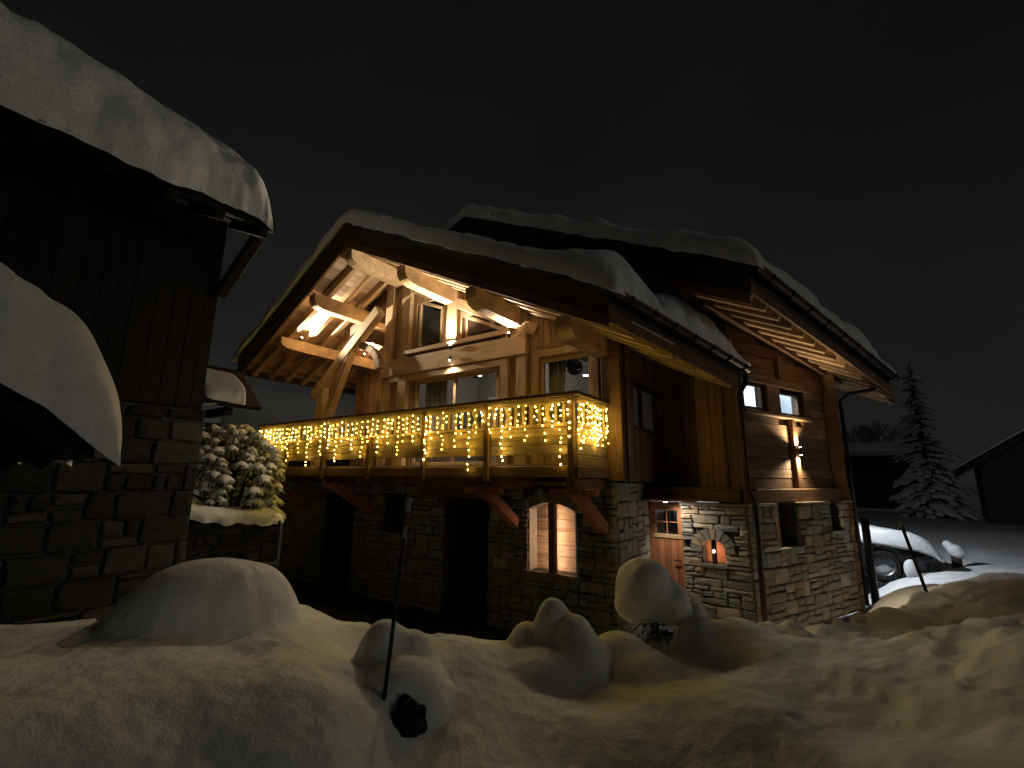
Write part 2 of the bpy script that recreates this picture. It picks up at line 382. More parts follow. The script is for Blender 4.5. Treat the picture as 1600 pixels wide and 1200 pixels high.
# mounds of the bank: label, category, lobes (column, distance, top, half width, half depth, height)
MOUNDS = [
 ('big smooth snow dome on the bank below the barn wall', 'snow mound', [(352, 4.9, zrow(352, 872, 4.9), 0.78, 0.72, 0.80), (310, 4.85, zrow(310, 886, 4.85), 0.56, 0.60, 0.55), (412, 4.95, zrow(412, 882, 4.95), 0.52, 0.6, 0.80)]),
 ('snow mound behind the slim dark marker pole', 'snow mound', [(615, 3.85, zrow(615, 968, 3.85), 0.28, 0.30, 0.55), (655, 3.85, zrow(655, 984, 3.85), 0.27, 0.28, 0.50), (640, 3.65, zrow(640, 1022, 3.65), 0.40, 0.4, 0.35), (668, 3.5, zrow(668, 1068, 3.5), 0.24, 0.2, 0.2)]),
 ('two lobed snow mound below the glowing shuttered window', 'snow mound', [(862, 4.35, zrow(862, 934, 4.35), 0.20, 0.2, 0.34), (893, 4.25, zrow(893, 960, 4.25), 0.24, 0.26, 0.40), (905, 4.15, zrow(905, 990, 4.15), 0.28, 0.3, 0.36), (824, 4.4, zrow(824, 972, 4.4), 0.22, 0.26, 0.3), (868, 4.1, zrow(868, 1012, 4.1), 0.5, 0.4, 0.3)]),
 ('low rounded snow mound between the lobed mound and the capped shrub', 'snow mound', [(958, 4.35, zrow(958, 988, 4.35), 0.34, 0.34, 0.3), (990, 4.2, zrow(990, 1016, 4.2), 0.4, 0.4, 0.25)]),
 ('pointed snow heap in front of the entrance door', 'snow mound', [(1073, 4.9, zrow(1073, 938, 4.9), 0.15, 0.17, 0.34), (1080, 4.8, zrow(1080, 962, 4.8), 0.30, 0.30, 0.42), (1100, 4.7, zrow(1100, 992, 4.7), 0.5, 0.45, 0.35), (1132, 4.85, zrow(1132, 964, 4.85), 0.36, 0.36, 0.36), (1165, 4.7, zrow(1165, 992, 4.7), 0.48, 0.42, 0.3)]),
 ('small clod of snow on the bank below the downpipe', 'snow clod', [(1213, 5.2, zrow(1213, 966, 5.2), 0.14, 0.14, 0.2), (1226, 5.15, zrow(1226, 980, 5.15), 0.16, 0.15, 0.14)]),
 ('peaked snow clod at the foot of the stone side wall', 'snow clod', [(1257, 5.4, zrow(1257, 972, 5.4), 0.20, 0.2, 0.26), (1272, 5.35, zrow(1272, 985, 5.35), 0.24, 0.22, 0.2)]),
 ('lumpy snow heap below the right end of the stone side wall', 'snow mound', [(1360, 6.4, zrow(1360, 945, 6.4), 0.30, 0.3, 0.42), (1388, 6.3, zrow(1388, 960, 6.3), 0.30, 0.32, 0.36), (1343, 6.3, zrow(1343, 967, 6.3), 0.24, 0.26, 0.3), (1400, 6.0, zrow(1400, 985, 6.0), 0.55, 0.5, 0.25)]),
 ('tiny upright snow lump right of the marker pole mound', 'snow clod', [(695, 4.3, zrow(695, 992, 4.3), 0.085, 0.085, 0.16)]),
 ('tiniest snow lump at the edge of the dark yard', 'snow clod', [(715, 4.3, zrow(715, 997, 4.3), 0.07, 0.07, 0.13)]),
]
OWNER = None
_ad = np.linspace(_ang[0] - 0.5, _ang[-1] + 0.5, 3000)
def _smooth(v):
    d_ = np.interp(_ad, _ang, v)
    for _ in range(3):
        k = 31; p = np.pad(d_, k // 2, mode='edge'); d_ = np.convolve(p, np.ones(k) / k, 'valid')
    return d_
_st1, _st2, _sz1, _sz2, _sb = [_smooth(v) for v in (_kt1, _kt2, _kz1, _kz2, _kb)]
def clods(x, y, cell, dens, off=0):
    """lumps of broken snow thrown up by the plough, one at most per cell"""
    x = np.asarray(x, float) / cell; y = np.asarray(y, float) / cell; r = np.zeros(np.broadcast(x, y).shape)
    xi = np.floor(x).astype(int); yi = np.floor(y).astype(int)
    for i in (-1, 0, 1):
        for j in (-1, 0, 1):
            a, b = (xi + i) % 64, (yi + j) % 64
            px_, py_, on, sz = _T[a, b, (3 + off) % 64], _T[a, b, (7 + off) % 64], _T[a, b, (11 + off) % 64], _T[a, b, (17 + off) % 64]
            rad = 0.28 + 0.42 * sz; q = np.hypot(x - (xi + i + px_), (y - (yi + j + py_)) * (0.7 + 0.6 * _T[a, b, (23 + off) % 64])) / rad
            h = np.where(on < dens, rad * cell * 0.55 * np.clip(1 - q ** 1.7, 0, 1) ** 0.8, 0); r = np.maximum(r, h)
    return r
def terrain(x, y):
    x = np.asarray(x, float); y = np.asarray(y, float)
    t = np.hypot(x, y); a = np.arctan2(x, y)
    t1 = np.interp(a, _ad, _st1); t2 = np.interp(a, _ad, _st2); z1 = np.interp(a, _ad, _sz1); z2 = np.interp(a, _ad, _sz2); zb = np.interp(a, _ad, _sb)
    road = -1.68
    z = road + (z1 - road) * sstep(t1 - 1.15, t1, t)
    z = z + (z2 - z1) * sstep(t1, t2, t)
    z = z + (zb - z2) * sstep(t2 - 0.05, t2 + np.where(zb < -2.0, 0.75, 3.0), t)
    far = -1.75 + 0.0 * t
    z = z + (far - zb) * sstep(15, 24, t)
    near = np.exp(-((t - 4.6) / 2.6) ** 2)
    right = sstep(-0.32, 0.05, a)
    z = z + near * 0.17 * fbm(x * 1.15, y * 1.15, 2.0, 2) + (0.028 * fbm(x * 3.3, y * 3.3, 5.0, 3) + 0.005 * fbm(x * 15, y * 15, 3.0, 3)) * sstep(14, 6, t)
    lip = np.exp(-((t - t2 + 0.15) / 0.55) ** 2); patch = sstep(-0.1, 0.5, fbm(x * 0.8 + 5, y * 0.8, 6.0, 2))
    z = z + clods(x, y, 0.42, 0.45) * (0.05 * patch + 0.75 * lip * sstep(-0.5, -0.05, a)) * sstep(11, 8, t) + clods(x, y, 0.16, 0.4, 9) * (0.14 * patch * sstep(-0.3, 0.2, a) + 0.5 * lip * sstep(-0.7, -0.2, a)) * sstep(2.6, 3.6, t) * sstep(11, 8, t)
    # churned, ploughed snow on the right
    r = 1 - np.abs(fbm(x * 1.1 + 9, y * 0.9, 8.0, 4))
    lumps = np.maximum(0, fbm(x * 2.4 + 3, y * 2.4, 1.0, 3)) ** 1.2
    z = z + right * sstep(3.0, 4.6, t) * sstep(10.5, 8.5, t) * (0.26 * (r - 0.75) + 0.22 * lumps)
    z = z + (0.10 * fbm(x * 0.7, y * 0.7 + 4, 3.0, 3) + 0.05 * fbm(x * 2.1, y * 1.2, 9.0, 3)) * sstep(8.5, 11, t) * sstep(26, 16, t) * sstep(0.02, 0.14, a)
    own = np.zeros(z.shape, int)
    for mi, (lab, cat_, lobes) in enumerate(MOUNDS):
        for (px, d_, top, rw, rd, h_) in lobes:
            h_ = h_ * 1.25
            hx, hy = hdir(px); ex, ey = x - hx * d_, y - hy * d_
            near_ = np.hypot(ex, ey) < 1.7 * max(rw, rd)
            if not near_.any(): continue
            ex, ey, zz_ = ex[near_], ey[near_], z[near_]
            a_, b_ = ex * hy - ey * hx, ex * hx + ey * hy
            q = np.hypot(a_ / rw, b_ / rd) * (1 + 0.10 * fbm(x[near_] * 3.1 + mi, y[near_] * 3.1, 4.0, 3))
            b = np.where(q < 1, top - h_ + h_ * (1 - np.clip(q, 0, 1) ** 2.3) ** 0.62, top - h_ - 1.2 * (q - 1) * rw)
            k = min(0.11, 0.3 * h_); m = np.clip(0.5 + 0.5 * (b - zz_) / k, 0, 1)
            z[near_] = zz_ + (b - zz_) * m + k * m * (1 - m)
            o_ = own[near_]; o_[m > 0.6] = mi + 1; own[near_] = o_
    global OWNER
    OWNER = own
    return z
th = np.concatenate([np.linspace(_ang[0] - 0.15, math.atan2(*hdir(-120)), 40)[:-1], np.linspace(math.atan2(*hdir(-120)), math.atan2(*hdir(1720)), 640), np.linspace(math.atan2(*hdir(1720)), _ang[-1] + 0.3, 40)[1:]])
tt = np.concatenate([np.linspace(0.7, 2.4, 24)[:-1], np.linspace(2.4, 7.0, 290)[:-1], np.geomspace(7.0, 20, 110)[:-1], np.geomspace(20, 90, 30)])
A, R = np.meshgrid(th, tt)
X, Yg = np.sin(A) * R, np.cos(A) * R
Z = terrain(X, Yg)
nA, nR = len(th), len(tt)
V = np.stack([X.ravel(), Yg.ravel(), Z.ravel()], 1)
F = [[i * nA + j, i * nA + j + 1, (i + 1) * nA + j + 1, (i + 1) * nA + j] for i in range(nR - 1) for j in range(nA - 1)]
fo = np.zeros((nR - 1, nA - 1), int); ow = OWNER
same = (ow[:-1, :-1] == ow[1:, :-1]) & (ow[:-1, :-1] == ow[:-1, 1:]) & (ow[:-1, :-1] == ow[1:, 1:])
fo[same] = ow[:-1, :-1][same]; fo = fo.ravel()
fo2 = fo.reshape(nR - 1, nA - 1)
for mi in range(1, len(MOUNDS) + 1):
    left = set(map(tuple, np.argwhere(fo2 == mi))); best = set()
    while left:
        st_ = [left.pop()]; comp = set(st_)
        while st_:
            i, j = st_.pop()
            for q in ((i + 1, j), (i - 1, j), (i, j + 1), (i, j - 1)):
                if q in left: left.remove(q); comp.add(q); st_.append(q)
        if len(comp) > len(best): best = comp
    fo2[fo2 == mi] = 0
    if len(best) > 40:
        for (i, j) in best: fo2[i, j] = mi
fo = fo2.ravel()
# vertex normals of the whole surface, so that the pieces shade as one
G = V.reshape(nR, nA, 3); du = np.gradient(G, axis=1); dv = np.gradient(G, axis=0); NN = np.cross(du, dv); NN /= np.linalg.norm(NN, axis=2, keepdims=True) + 1e-12
NN[NN[..., 2] < 0] *= -1; NN = NN.reshape(-1, 3)
def snow_piece(name, k):
    ids = np.nonzero(fo == k)[0]
    if len(ids) == 0: return None
    ff = np.array(F)[ids]; uq, inv = np.unique(ff, return_inverse=True)
    o = mesh_obj(name, V[uq].tolist(), inv.reshape(ff.shape).tolist(), SNOW, center=False, smooth=True)
    o.data.normals_split_custom_set_from_vertices([tuple(n) for n in NN[uq]])
    return o
tag(snow_piece('snow_ground', 0), 'ploughed snow bank and snow covered ground in front of the chalet', 'snow', kind='structure')
for mi, (lab, cat_, lobes) in enumerate(MOUNDS):
    o = snow_piece(cat_.replace(' ', '_'), mi + 1)
    if o: tag(o, lab, cat_)
mb = MB(); mb.add([(-12.6, 4.6, -2.6), (-2.6, 4.6, -2.6), (-2.6, 8.7, -2.6), (-12.6, 8.7, -2.6)], [[0, 1, 2, 3]])  # flat matt sheet over the yard floor, near-black with random mottling
tag(mb.build('yard_paving', plain('dark_paving', (0.018, 0.017, 0.015), 0.9, noise=0.5, scale=6.0, spec=0.1)), 'dark flat paving below the balcony', 'paving', kind='structure')
mb = MB(); S_ = 600.0
mb.add([(-S_, -S_, -3.05), (S_, -S_, -3.05), (S_, S_, -3.05), (-S_, S_, -3.05)], [[0, 1, 2, 3]])
tag(mb.build('valley_ground', SNOW), 'dark snow covered land reaching to the horizon', 'ground', kind='structure')

#=================================================================== CHALET
chalet = empty('chalet', (-6.0, 9.0, -2.6))
tag(chalet, 'timber and stone chalet with lit gable, snowy roofs and a balcony hung with fairy lights', 'chalet')
S1 = 0.488; RX, RZ = -8.3, 5.49            # front roof: slope, ridge
LT = (-13.05, 5.75); RT = (-2.27, 5.5); RB = (-1.17, 8.75)
S2 = 0.475; R2X, R2Z = -6.37, 5.86         # rear roof
R2T = (-0.75, 7.25); R2B = (1.16, 12.61)
def z1top(x): return RZ - S1 * abs(x - RX)
def z2top(x): return R2Z - S2 * abs(x - R2X)
YF = 7.2

# ---- generic builders for walls
def trim(rect, opens):
    a0, b0, a1, b1 = rect
    for o in opens:
        u0, v0, u1, v1 = o
        if a0 >= u1 or a1 <= u0 or b0 >= v1 or b1 <= v0: continue
        c = [(a1 - u0, 'r'), (u1 - a0, 'l'), (b1 - v0, 't'), (v1 - b0, 'b')]
        c.sort(key=lambda q: q[0]); k = c[0][1]
        if k == 'r': a1 = u0
        elif k == 'l': a0 = u1
        elif k == 't': b1 = v0
        else: b0 = v1
        if a1 - a0 < 0.05 or b1 - b0 < 0.035: return None
    return a0, b0, a1, b1
def stone_geo(w_, h_, d_, r):
    """one rough stone: 8-gon, bevelled and slightly domed, front along local +Y negative"""
    k = min(w_, h_) * r.uniform(0.05, 0.17)
    j = lambda s: r.uniform(-s, s)
    s = min(0.018, min(w_, h_) * 0.14)
    o = [(-w_ / 2 + k, -h_ / 2), (w_ / 2 - k, -h_ / 2), (w_ / 2, -h_ / 2 + k), (w_ / 2, h_ / 2 - k), (w_ / 2 - k, h_ / 2), (-w_ / 2 + k, h_ / 2), (-w_ / 2, h_ / 2 - k), (-w_ / 2, -h_ / 2 + k)]
    o = [(x + j(s), z + j(s)) for x, z in o]
    dj = [d_ * r.uniform(0.75, 1.05) for _ in o]
    V = [(x, 0.05, z) for x, z in o] + [(x, -dj[i] * 0.55, z) for i, (x, z) in enumerate(o)] + [(x - math.copysign(min(0.016, abs(x) * .3), x), -dj[i], z - math.copysign(min(0.014, abs(z) * .3), z)) for i, (x, z) in enumerate(o)] + [(j(w_ * .2), -d_ * r.uniform(0.95, 1.12), j(h_ * .2))]
    F = []
    for L in (0, 8):
        for i in range(8): F.append([L + i, L + (i + 1) % 8, L + 8 + (i + 1) % 8, L + 8 + i])
    for i in range(8): F.append([16 + i, 16 + (i + 1) % 8, 24])
    return V, F
def stone_wall(parent, O, U, u0, u1, v0, v1, opens, seed, keep=True, hband=(0.16, 0.32), wst=(0.14, 0.46), depth=0.045, mat=None, gap=0.014, arches=(), plain_=0.5):
    """rubble laid in uneven bands; O origin, U unit direction along the wall, outward = U rotated -90deg"""
    r = random.Random(seed); mat = mat or STONE
    U = Vector(U).normalized(); Nn = Vector((U.y, -U.x, 0)); O = Vector(O)
    frame = Matrix((U, -Nn, Vector((0, 0, 1)))).transposed().to_4x4()
    rest = MB(); cnt = 0
    v = v0
    while v < v1 - 0.04:
        h = min(r.uniform(*hband), v1 - v)
        if v1 - v - h < 0.06: h = v1 - v
        u = u0 - r.uniform(0, 0.1)
        while u < u1 - 0.03:
            ww = r.uniform(*wst)
            if u1 - u - ww < 0.08: ww = u1 - u
            q = r.random()
            cells = []
            if q < plain_ or h < 0.13: cells = [(u, v, u + ww, v + h)]
            elif q < plain_ + 0.8 * (1 - plain_):
                s = h * r.uniform(0.35, 0.65); cells = [(u, v, u + ww, v + s), (u, v + s, u + ww, v + h)]
                if ww > 0.3 and r.random() < 0.6:
                    m_ = u + ww * r.uniform(0.35, 0.65); i = r.randrange(2); c = cells.pop(i); cells += [(c[0], c[1], m_, c[3]), (m_, c[1], c[2], c[3])]
            else:
                n = 3; e = sorted([0, 1] + [r.uniform(0.22, 0.45), r.uniform(0.58, 0.8)])
                cells = [(u, v + h * e[i], u + ww, v + h * e[i + 1]) for i in range(n)]
            for c in cells:
                c = (max(c[0], u0), c[1], min(c[2], u1), c[3])
                if c[2] - c[0] < 0.05: continue
                c = trim(c, opens)
                if c is None: continue
                bad = False
                for (ac, av, ar, amin) in arches:
                    cu, cv = (c[0] + c[2]) / 2, (c[1] + c[3]) / 2
                    if cv > av - 0.02 and math.hypot(cu - ac, cv - av) < ar + 0.02 and math.degrees(math.atan2(cv - av, abs(cu - ac))) > amin: bad = True
                if bad: continue
                wv, hv = c[2] - c[0] - gap, c[3] - c[1] - gap
                if wv < 0.03 or hv < 0.02: continue
                V_, F_ = stone_geo(wv, hv, depth, r)
                m = frame.copy(); m.translation = O + U * ((c[0] + c[2]) / 2) + Vector((0, 0, (c[1] + c[3]) / 2))
                m = m @ Matrix.Rotation(r.uniform(-0.03, 0.03), 4, 'Y')
                ok = keep(c) if callable(keep) else keep
                if ok:
                    mesh_obj('stone', V_, F_, mat, parent, m); cnt += 1
                else:
                    rest.add([m @ Vector(p) for p in V_], F_)
            u += ww
        v += h
    if rest.V:
        o = rest.build('small_stones', mat, parent); o['kind'] = 'stuff'
    return cnt
def wall_sheet(name, O, U, us, v0, vtop, opens, thick, mat, parent):
    """solid wall with rectangular holes; vtop(u) may slope"""
    U = Vector(U).normalized(); Nn = Vector((U.y, -U.x, 0)); O = Vector(O)
    eu = sorted(set([us[0], us[1]] + [c for o in opens for c in (o[0], o[2]) if us[0] < c < us[1]]))
    mb = MB()
    for a, b in zip(eu[:-1], eu[1:]):
        cuts = sorted([(o[1], o[3]) for o in opens if o[0] <= a + 1e-6 and o[2] >= b - 1e-6])
        segs = []; z = v0
        for (c, d) in cuts:
            if c > z: segs.append((z, c, False))
            z = max(z, d)
        segs.append((z, None, True))
        for (z0, z1, top) in segs:
            ta, tb = (vtop(a), vtop(b)) if top else (z1, z1)
            if top and max(ta, tb) <= z0 + 0.01: continue
            ta = max(ta, z0 + 0.005); tb = max(tb, z0 + 0.005)
            P = [O + U * a + Vector((0, 0, z0)), O + U * b + Vector((0, 0, z0)), O + U * b + Vector((0, 0, tb)), O + U * a + Vector((0, 0, ta))]
            Q = [p - Nn * thick for p in P]
            mb.add(P + Q, [[0, 1, 2, 3], [7, 6, 5, 4], [0, 4, 5, 1], [1, 5, 6, 2], [2, 6, 7, 3], [3, 7, 4, 0]])
    return mb.build(name, mat, parent)
def boards_v(parent, O, U, u0, u1, v0, vtop, opens, width, thick, mat, seed, gap=0.006):
    r = random.Random(seed); U = Vector(U).normalized(); Nn = Vector((U.y, -U.x, 0)); O = Vector(O); u = u0
    while u < u1 - 0.02:
        w_ = min(width * r.uniform(0.75, 1.25), u1 - u); a, b = u, u + w_; mid = (a + b) / 2
        segs = [(v0 if not callable(v0) else v0(mid), vtop(mid))]
        for o in opens:
            if b > o[0] + 0.01 and a < o[2] - 0.01:
                ns = []
                for (c, d) in segs:
                    if o[1] > c: ns.append((c, min(d, o[1])))
                    if o[3] < d: ns.append((max(c, o[3]), d))
                segs = ns
        for (c, d) in segs:
            if d - c < 0.04: continue
            base = O + U * mid + Nn * (thick / 2 + r.uniform(-0.004, 0.004))
            beam('board', base + Vector((0, 0, c)), base + Vector((0, 0, d)), w_ - gap, thick, mat, parent, up=Nn, ch=0.004)
        u += w_
def boards_h(parent, O, U, u0, ufun, v0, v1, opens, height, thick, mat, seed, gap=0.007):
    r = random.Random(seed); U = Vector(U).normalized(); Nn = Vector((U.y, -U.x, 0)); O = Vector(O); v = v0
    while v < v1 - 0.02:
        h_ = min(height * r.uniform(0.75, 1.3), v1 - v); c, d = v, v + h_
        segs = [(u0, ufun(d))]
        for o in opens:
            if d > o[1] + 0.01 and c < o[3] - 0.01:
                ns = []
                for (a, b) in segs:
                    if o[0] > a: ns.append((a, min(b, o[0])))
                    if o[2] < b: ns.append((max(a, o[2]), b))
                segs = ns
        for (a, b) in segs:
            if b - a < 0.04: continue
            off = Nn * (thick / 2 + r.uniform(-0.006, 0.006)) + Vector((0, 0, (c + d) / 2))
            beam('board', O + U * a + off, O + U * b + off, thick, h_ - gap, mat, parent, ch=0.006)
        v += h_
def window(parent, O, U, rect, fw, mat, depth=0.07, inset=0.05, mull=(), bars=(), poly=None, pane_mat=None):
    """frame members + pane(s) in a wall opening"""
    U = Vector(U).normalized(); Nn = Vector((U.y, -U.x, 0)); O = Vector(O)
    wdw = empty('window', O + U * rect[0] + Vector((0, 0, rect[1])), parent)
    P = lambda u, v, n=0.0: O + U * u + Vector((0, 0, v)) + Nn * (n - inset)
    pts = poly or [(rect[0], rect[1]), (rect[2], rect[1]), (rect[2], rect[3]), (rect[0], rect[3])]
    n = len(pts); cu = sum(p[0] for p in pts) / n; cv = sum(p[1] for p in pts) / n
    for i in range(n):
        a, b = pts[i], pts[(i + 1) % n]
        e = Vector((b[0] - a[0], b[1] - a[1])); e.normalize(); nn = Vector((-e.y, e.x))
        if (cu - a[0]) * nn.x + (cv - a[1]) * nn.y < 0: nn = -nn
        s = fw / 2; k = 0.0 if i % 2 == 0 else fw * 0.98
        A = (a[0] + nn.x * s + e.x * k, a[1] + nn.y * s + e.y * k); B = (b[0] + nn.x * s - e.x * k, b[1] + nn.y * s - e.y * k)
        beam('frame', P(*A), P(*B), fw, depth, mat, wdw, up=Nn, ch=0.006)
    for u in mull: beam('mullion', P(u, rect[1] + fw), P(u, rect[3] - fw), fw * 0.9, depth * 0.9, mat, wdw, up=Nn, ch=0.005)
    for v in bars: beam('glazing_bar', P(rect[0] + fw, v), P(rect[2] - fw, v), fw * 0.6, depth * 0.7, mat, wdw, up=Nn, ch=0.004)
    V_ = [tuple(P(cu + (p[0] - cu) * 0.97, cv + (p[1] - cv) * 0.97, -0.005)) for p in pts]
    V_ += [tuple(Vector(p) - Nn * 0.012) for p in V_]
    F_ = [list(range(n)), list(range(n, 2 * n))[::-1]] + [[i, n + i, n + (i + 1) % n, (i + 1) % n] for i in range(n)]
    mesh_obj('pane', V_, F_, pane_mat or GLASS, wdw)
    return wdw
Xd = (1, 0, 0)

# ---- stone ground floor
DOOR1 = (-6.62, -2.95, -5.5, -0.41); DOOR0 = (-10.7, -2.95, -9.5, -0.42); SLIT = (-8.45, -1.2, -7.75, -0.37); ARCH = (-4.60, -1.58, -3.66, -0.43)
sw = empty('stone_front_wall', (-8, YF, -2.4), chalet)
front_open = [DOOR1, DOOR0, SLIT, ARCH, (-7.35, -0.42, -5.2, -0.22)]
wall_sheet('wall_core', (0, YF + 0.02, 0), Xd, (-12.5, -2.97), -3.0, lambda u: -0.06, [DOOR1, DOOR0, SLIT, ARCH], 0.40, MORTAR, sw)
nk = stone_wall(sw, (0, YF, 0), Xd, -12.5, -2.95, -2.9, -0.06, front_open, 3, keep=lambda c: c[0] > -5.5 and c[3] > -1.8 and (c[2] - c[0]) * (c[3] - c[1]) > 0.022, arches=[(-4.13, -1.33, 1.12, 58)], hband=(0.15, 0.30), wst=(0.16, 0.50), plain_=0.34, gap=0.012)
# arch stones over the shuttered window
for k in range(13):
    a = math.radians(60 + 60 * k / 12) + math.radians(rnd.uniform(-1, 1))
    cxx, czz, r0, r1 = -4.13, -1.33, 0.90, 1.12 + rnd.uniform(-0.04, 0.05)
    da = math.radians(2.25)
    poly = [(cxx + r0 * math.cos(a - da), YF - 0.055, czz + r0 * math.sin(a - da)), (cxx + r1 * math.cos(a - da), YF - 0.05, czz + r1 * math.sin(a - da)),
            (cxx + r1 * math.cos(a + da), YF - 0.05, czz + r1 * math.sin(a + da)), (cxx + r0 * math.cos(a + da), YF - 0.055, czz + r0 * math.sin(a + da))]
    prism('stone', poly, (0, 0.30, 0), STONE, sw)
beam('lintel', (-7.35, YF + 0.04, -0.315), (-5.2, YF + 0.04, -0.315), 0.24, 0.19, WOOD_B, sw)
# dark openings with plank doors set back
def plank_door(parent, x0, x1, z0, z1, y, mat, n=6, name='door'):
    d = empty(name, (x0, y, z0), parent); wv = (x1 - x0) / n
    for k in range(n): beam('plank', (x0 + wv * (k + .5), y, z0), (x0 + wv * (k + .5), y, z1), wv - 0.006, 0.05, mat, d, up=(0, -1, 0), ch=0.005)
    return d
d = plank_door(chalet, -6.62, -5.5, -2.6, -0.42, YF + 0.36, WOOD_BARN, 7); tube('handle', [(-5.66, YF + .33, -1.45), (-5.66, YF + .28, -1.45), (-5.66, YF + .28, -1.3)], 0.012, BLACKM, d)
d = plank_door(chalet, -10.7, -9.5, -2.6, -0.42, YF + 0.36, WOOD_BARN, 7); tube('handle', [(-9.66, YF + .33, -1.45), (-9.66, YF + .28, -1.45), (-9.66, YF + .28, -1.3)], 0.012, BLACKM, d)
window(chalet, (0, YF + 0.15, 0), Xd, SLIT, 0.07, WOOD_D, mull=(-8.1,))
b_ = MB(); b_.box((-8.6, YF + 0.43, -1.4), (-7.6, YF + 0.5, -0.2)); b_.build('wall_core', MORTAR, sw)
# shuttered, back-lit arched window
aw = empty('shuttered_window', (-4.13, YF + 0.2, -1.58), chalet)
for (x0, x1) in ((-4.60, -4.13), (-4.13, -3.66)):
    zt = -1.58
    hs_ = [0.0, 0.24, 0.43, 0.66, 0.86, 1.16]
    for k in range(5):
        za, zb = zt + hs_[k], zt + hs_[k + 1]
        beam('shutter_board', (x0, YF + 0.245, (za + zb) / 2), (x1, YF + 0.245, (za + zb) / 2), 0.03, zb - za - 0.006, WOOD_S, aw, ch=0.004)
beam('centre_post', (-4.13, YF + 0.02, -1.58), (-4.13, YF + 0.02, -0.43), 0.13, 0.10, WOOD_B, aw, up=(0, -1, 0))
for s in (-1, 1): beam('light_strip', (-4.13 + s * 0.034, YF + 0.095, -1.54), (-4.13 + s * 0.034, YF + 0.095, -0.5), 0.016, 0.016, LED_WARM, aw, up=(0, -1, 0), ch=0.002)
prism('sill', [(-4.66, YF - 0.07, -1.63), (-3.60, YF - 0.07, -1.63), (-3.60, YF - 0.07, -1.583), (-4.66, YF - 0.07, -1.583)], (0, 0.34, 0), STONE, aw)
for (ua, ub) in ((-4.60, -4.58), (-3.68, -3.66)):   # pale plastered reveals
    mb_ = MB(); mb_.box((ua, YF - 0.01, -1.58), (ub, YF + 0.23, -0.5)); mb_.build('reveal', PLASTER, aw)
# corner return of the stone base
sw2 = empty('stone_corner_wall', (-2.95, 7.9, -2.4), chalet)
wall_sheet('wall_core', (-2.97, 0, 0), (0, 1, 0), (YF, 8.66), -3.0, lambda u: -0.06, [], 0.35, MORTAR, sw2)
stone_wall(sw2, (-2.95, 0, 0), (0, 1, 0), YF + 0.02, 8.64, -2.9, -0.06, [], 8, keep=False, hband=(0.18, 0.36))
# pillar wall with the entrance door and the little niche
YR = 8.65
EDOOR = (-2.95, -2.4, -2.34, -0.41); NICHE = (-2.02, -1.40, -1.66, -0.99)
sp = empty('stone_pillar_wall', (-1.9, YR, -2.4), chalet)
wall_sheet('wall_core', (0, YR + 0.02, 0), Xd, (-2.97, -1.30), -2.45, lambda u: -0.45, [EDOOR, NICHE], 0.42, MORTAR, sp)
nk += stone_wall(sp, (0, YR, 0), Xd, -2.34, -1.29, -2.4, -0.455, [EDOOR, NICHE], 21, keep=True, arches=[(-1.84, -1.20, 0.37, 0)], hband=(0.13, 0.24), wst=(0.15, 0.48), plain_=0.26, gap=0.011)
for k in range(9):
    a = math.radians(8 + 164 * k / 8); r0, r1 = 0.20, 0.37 + rnd.uniform(-0.03, 0.03); da = math.radians(8.6)
    poly = [(-1.84 + rr * math.cos(a + s * da), YR - 0.05, -1.20 + rr * math.sin(a + s * da)) for rr, s in ((r0, -1), (r1, -1), (r1, 1), (r0, 1))]
    prism('stone', poly, (0, 0.3, 0), STONE, sp)
prism('cap_stone', [(-2.34, YR - 0.07, -0.45), (-1.24, YR - 0.07, -0.45), (-1.24, YR - 0.07, -0.405), (-2.34, YR - 0.07, -0.405)], (0, 0.26, 0), STONE, sp)
prism('sill', [(-2.06, YR - 0.07, -1.45), (-1.62, YR - 0.07, -1.45), (-1.62, YR - 0.07, -1.402), (-2.06, YR - 0.07, -1.402)], (0, 0.3, 0), STONE, sp)
nb = empty('niche_window', (-1.84, YR + 0.2, -1.40), chalet)
beam('back_board', (-2.02, YR + 0.23, -1.19), (-1.66, YR + 0.23, -1.19), 0.03, 0.42, WOOD_R, nb)
beam('centre_post', (-1.84, YR + 0.04, -1.40), (-1.84, YR + 0.04, -1.0), 0.075, 0.05, WOOD_D, nb, up=(0, -1, 0))
for s in (-1, 1): beam('light_strip', (-1.84 + s * 0.022, YR + 0.075, -1.37), (-1.84 + s * 0.022, YR + 0.075, -1.06), 0.01, 0.01, LED_WARM, nb, up=(0, -1, 0), ch=0.002)
beam('door_light', (-1.84, YR + 0.01, -1.215), (-1.84, YR + 0.01, -1.175), 0.03, 0.012, LED_WARM, nb, up=(0, -1, 0), ch=0.002)
# entrance door
ed = empty('entrance_door', (-2.64, YR + 0.14, -2.75), chalet)
y_ = YR + 0.16
for k in range(5):
    wv = 0.53 / 5; xx = -2.91 + wv * (k + .5)
    beam('plank', (xx, y_, -2.2), (xx, y_, -1.06), wv - 0.005, 0.04, WOOD_R, ed, up=(0, -1, 0), ch=0.005)
beam('door_frame', (-2.93, y_ - 0.02, -2.38), (-2.93, y_ - 0.02, -0.42), 0.06, 0.1, WOOD_R, ed, up=(0, -1, 0))
beam('door_frame', (-2.36, y_ - 0.02, -2.38), (-2.36, y_ - 0.02, -0.42), 0.06, 0.1, WOOD_R, ed, up=(0, -1, 0))
beam('door_frame', (-2.90, y_ - 0.02, -0.455), (-2.39, y_ - 0.02, -0.455), 0.1, 0.07, WOOD_R, ed)
beam('rail', (-2.90, y_ - 0.01, -1.02), (-2.39, y_ - 0.01, -1.02), 0.06, 0.075, WOOD_L, ed)
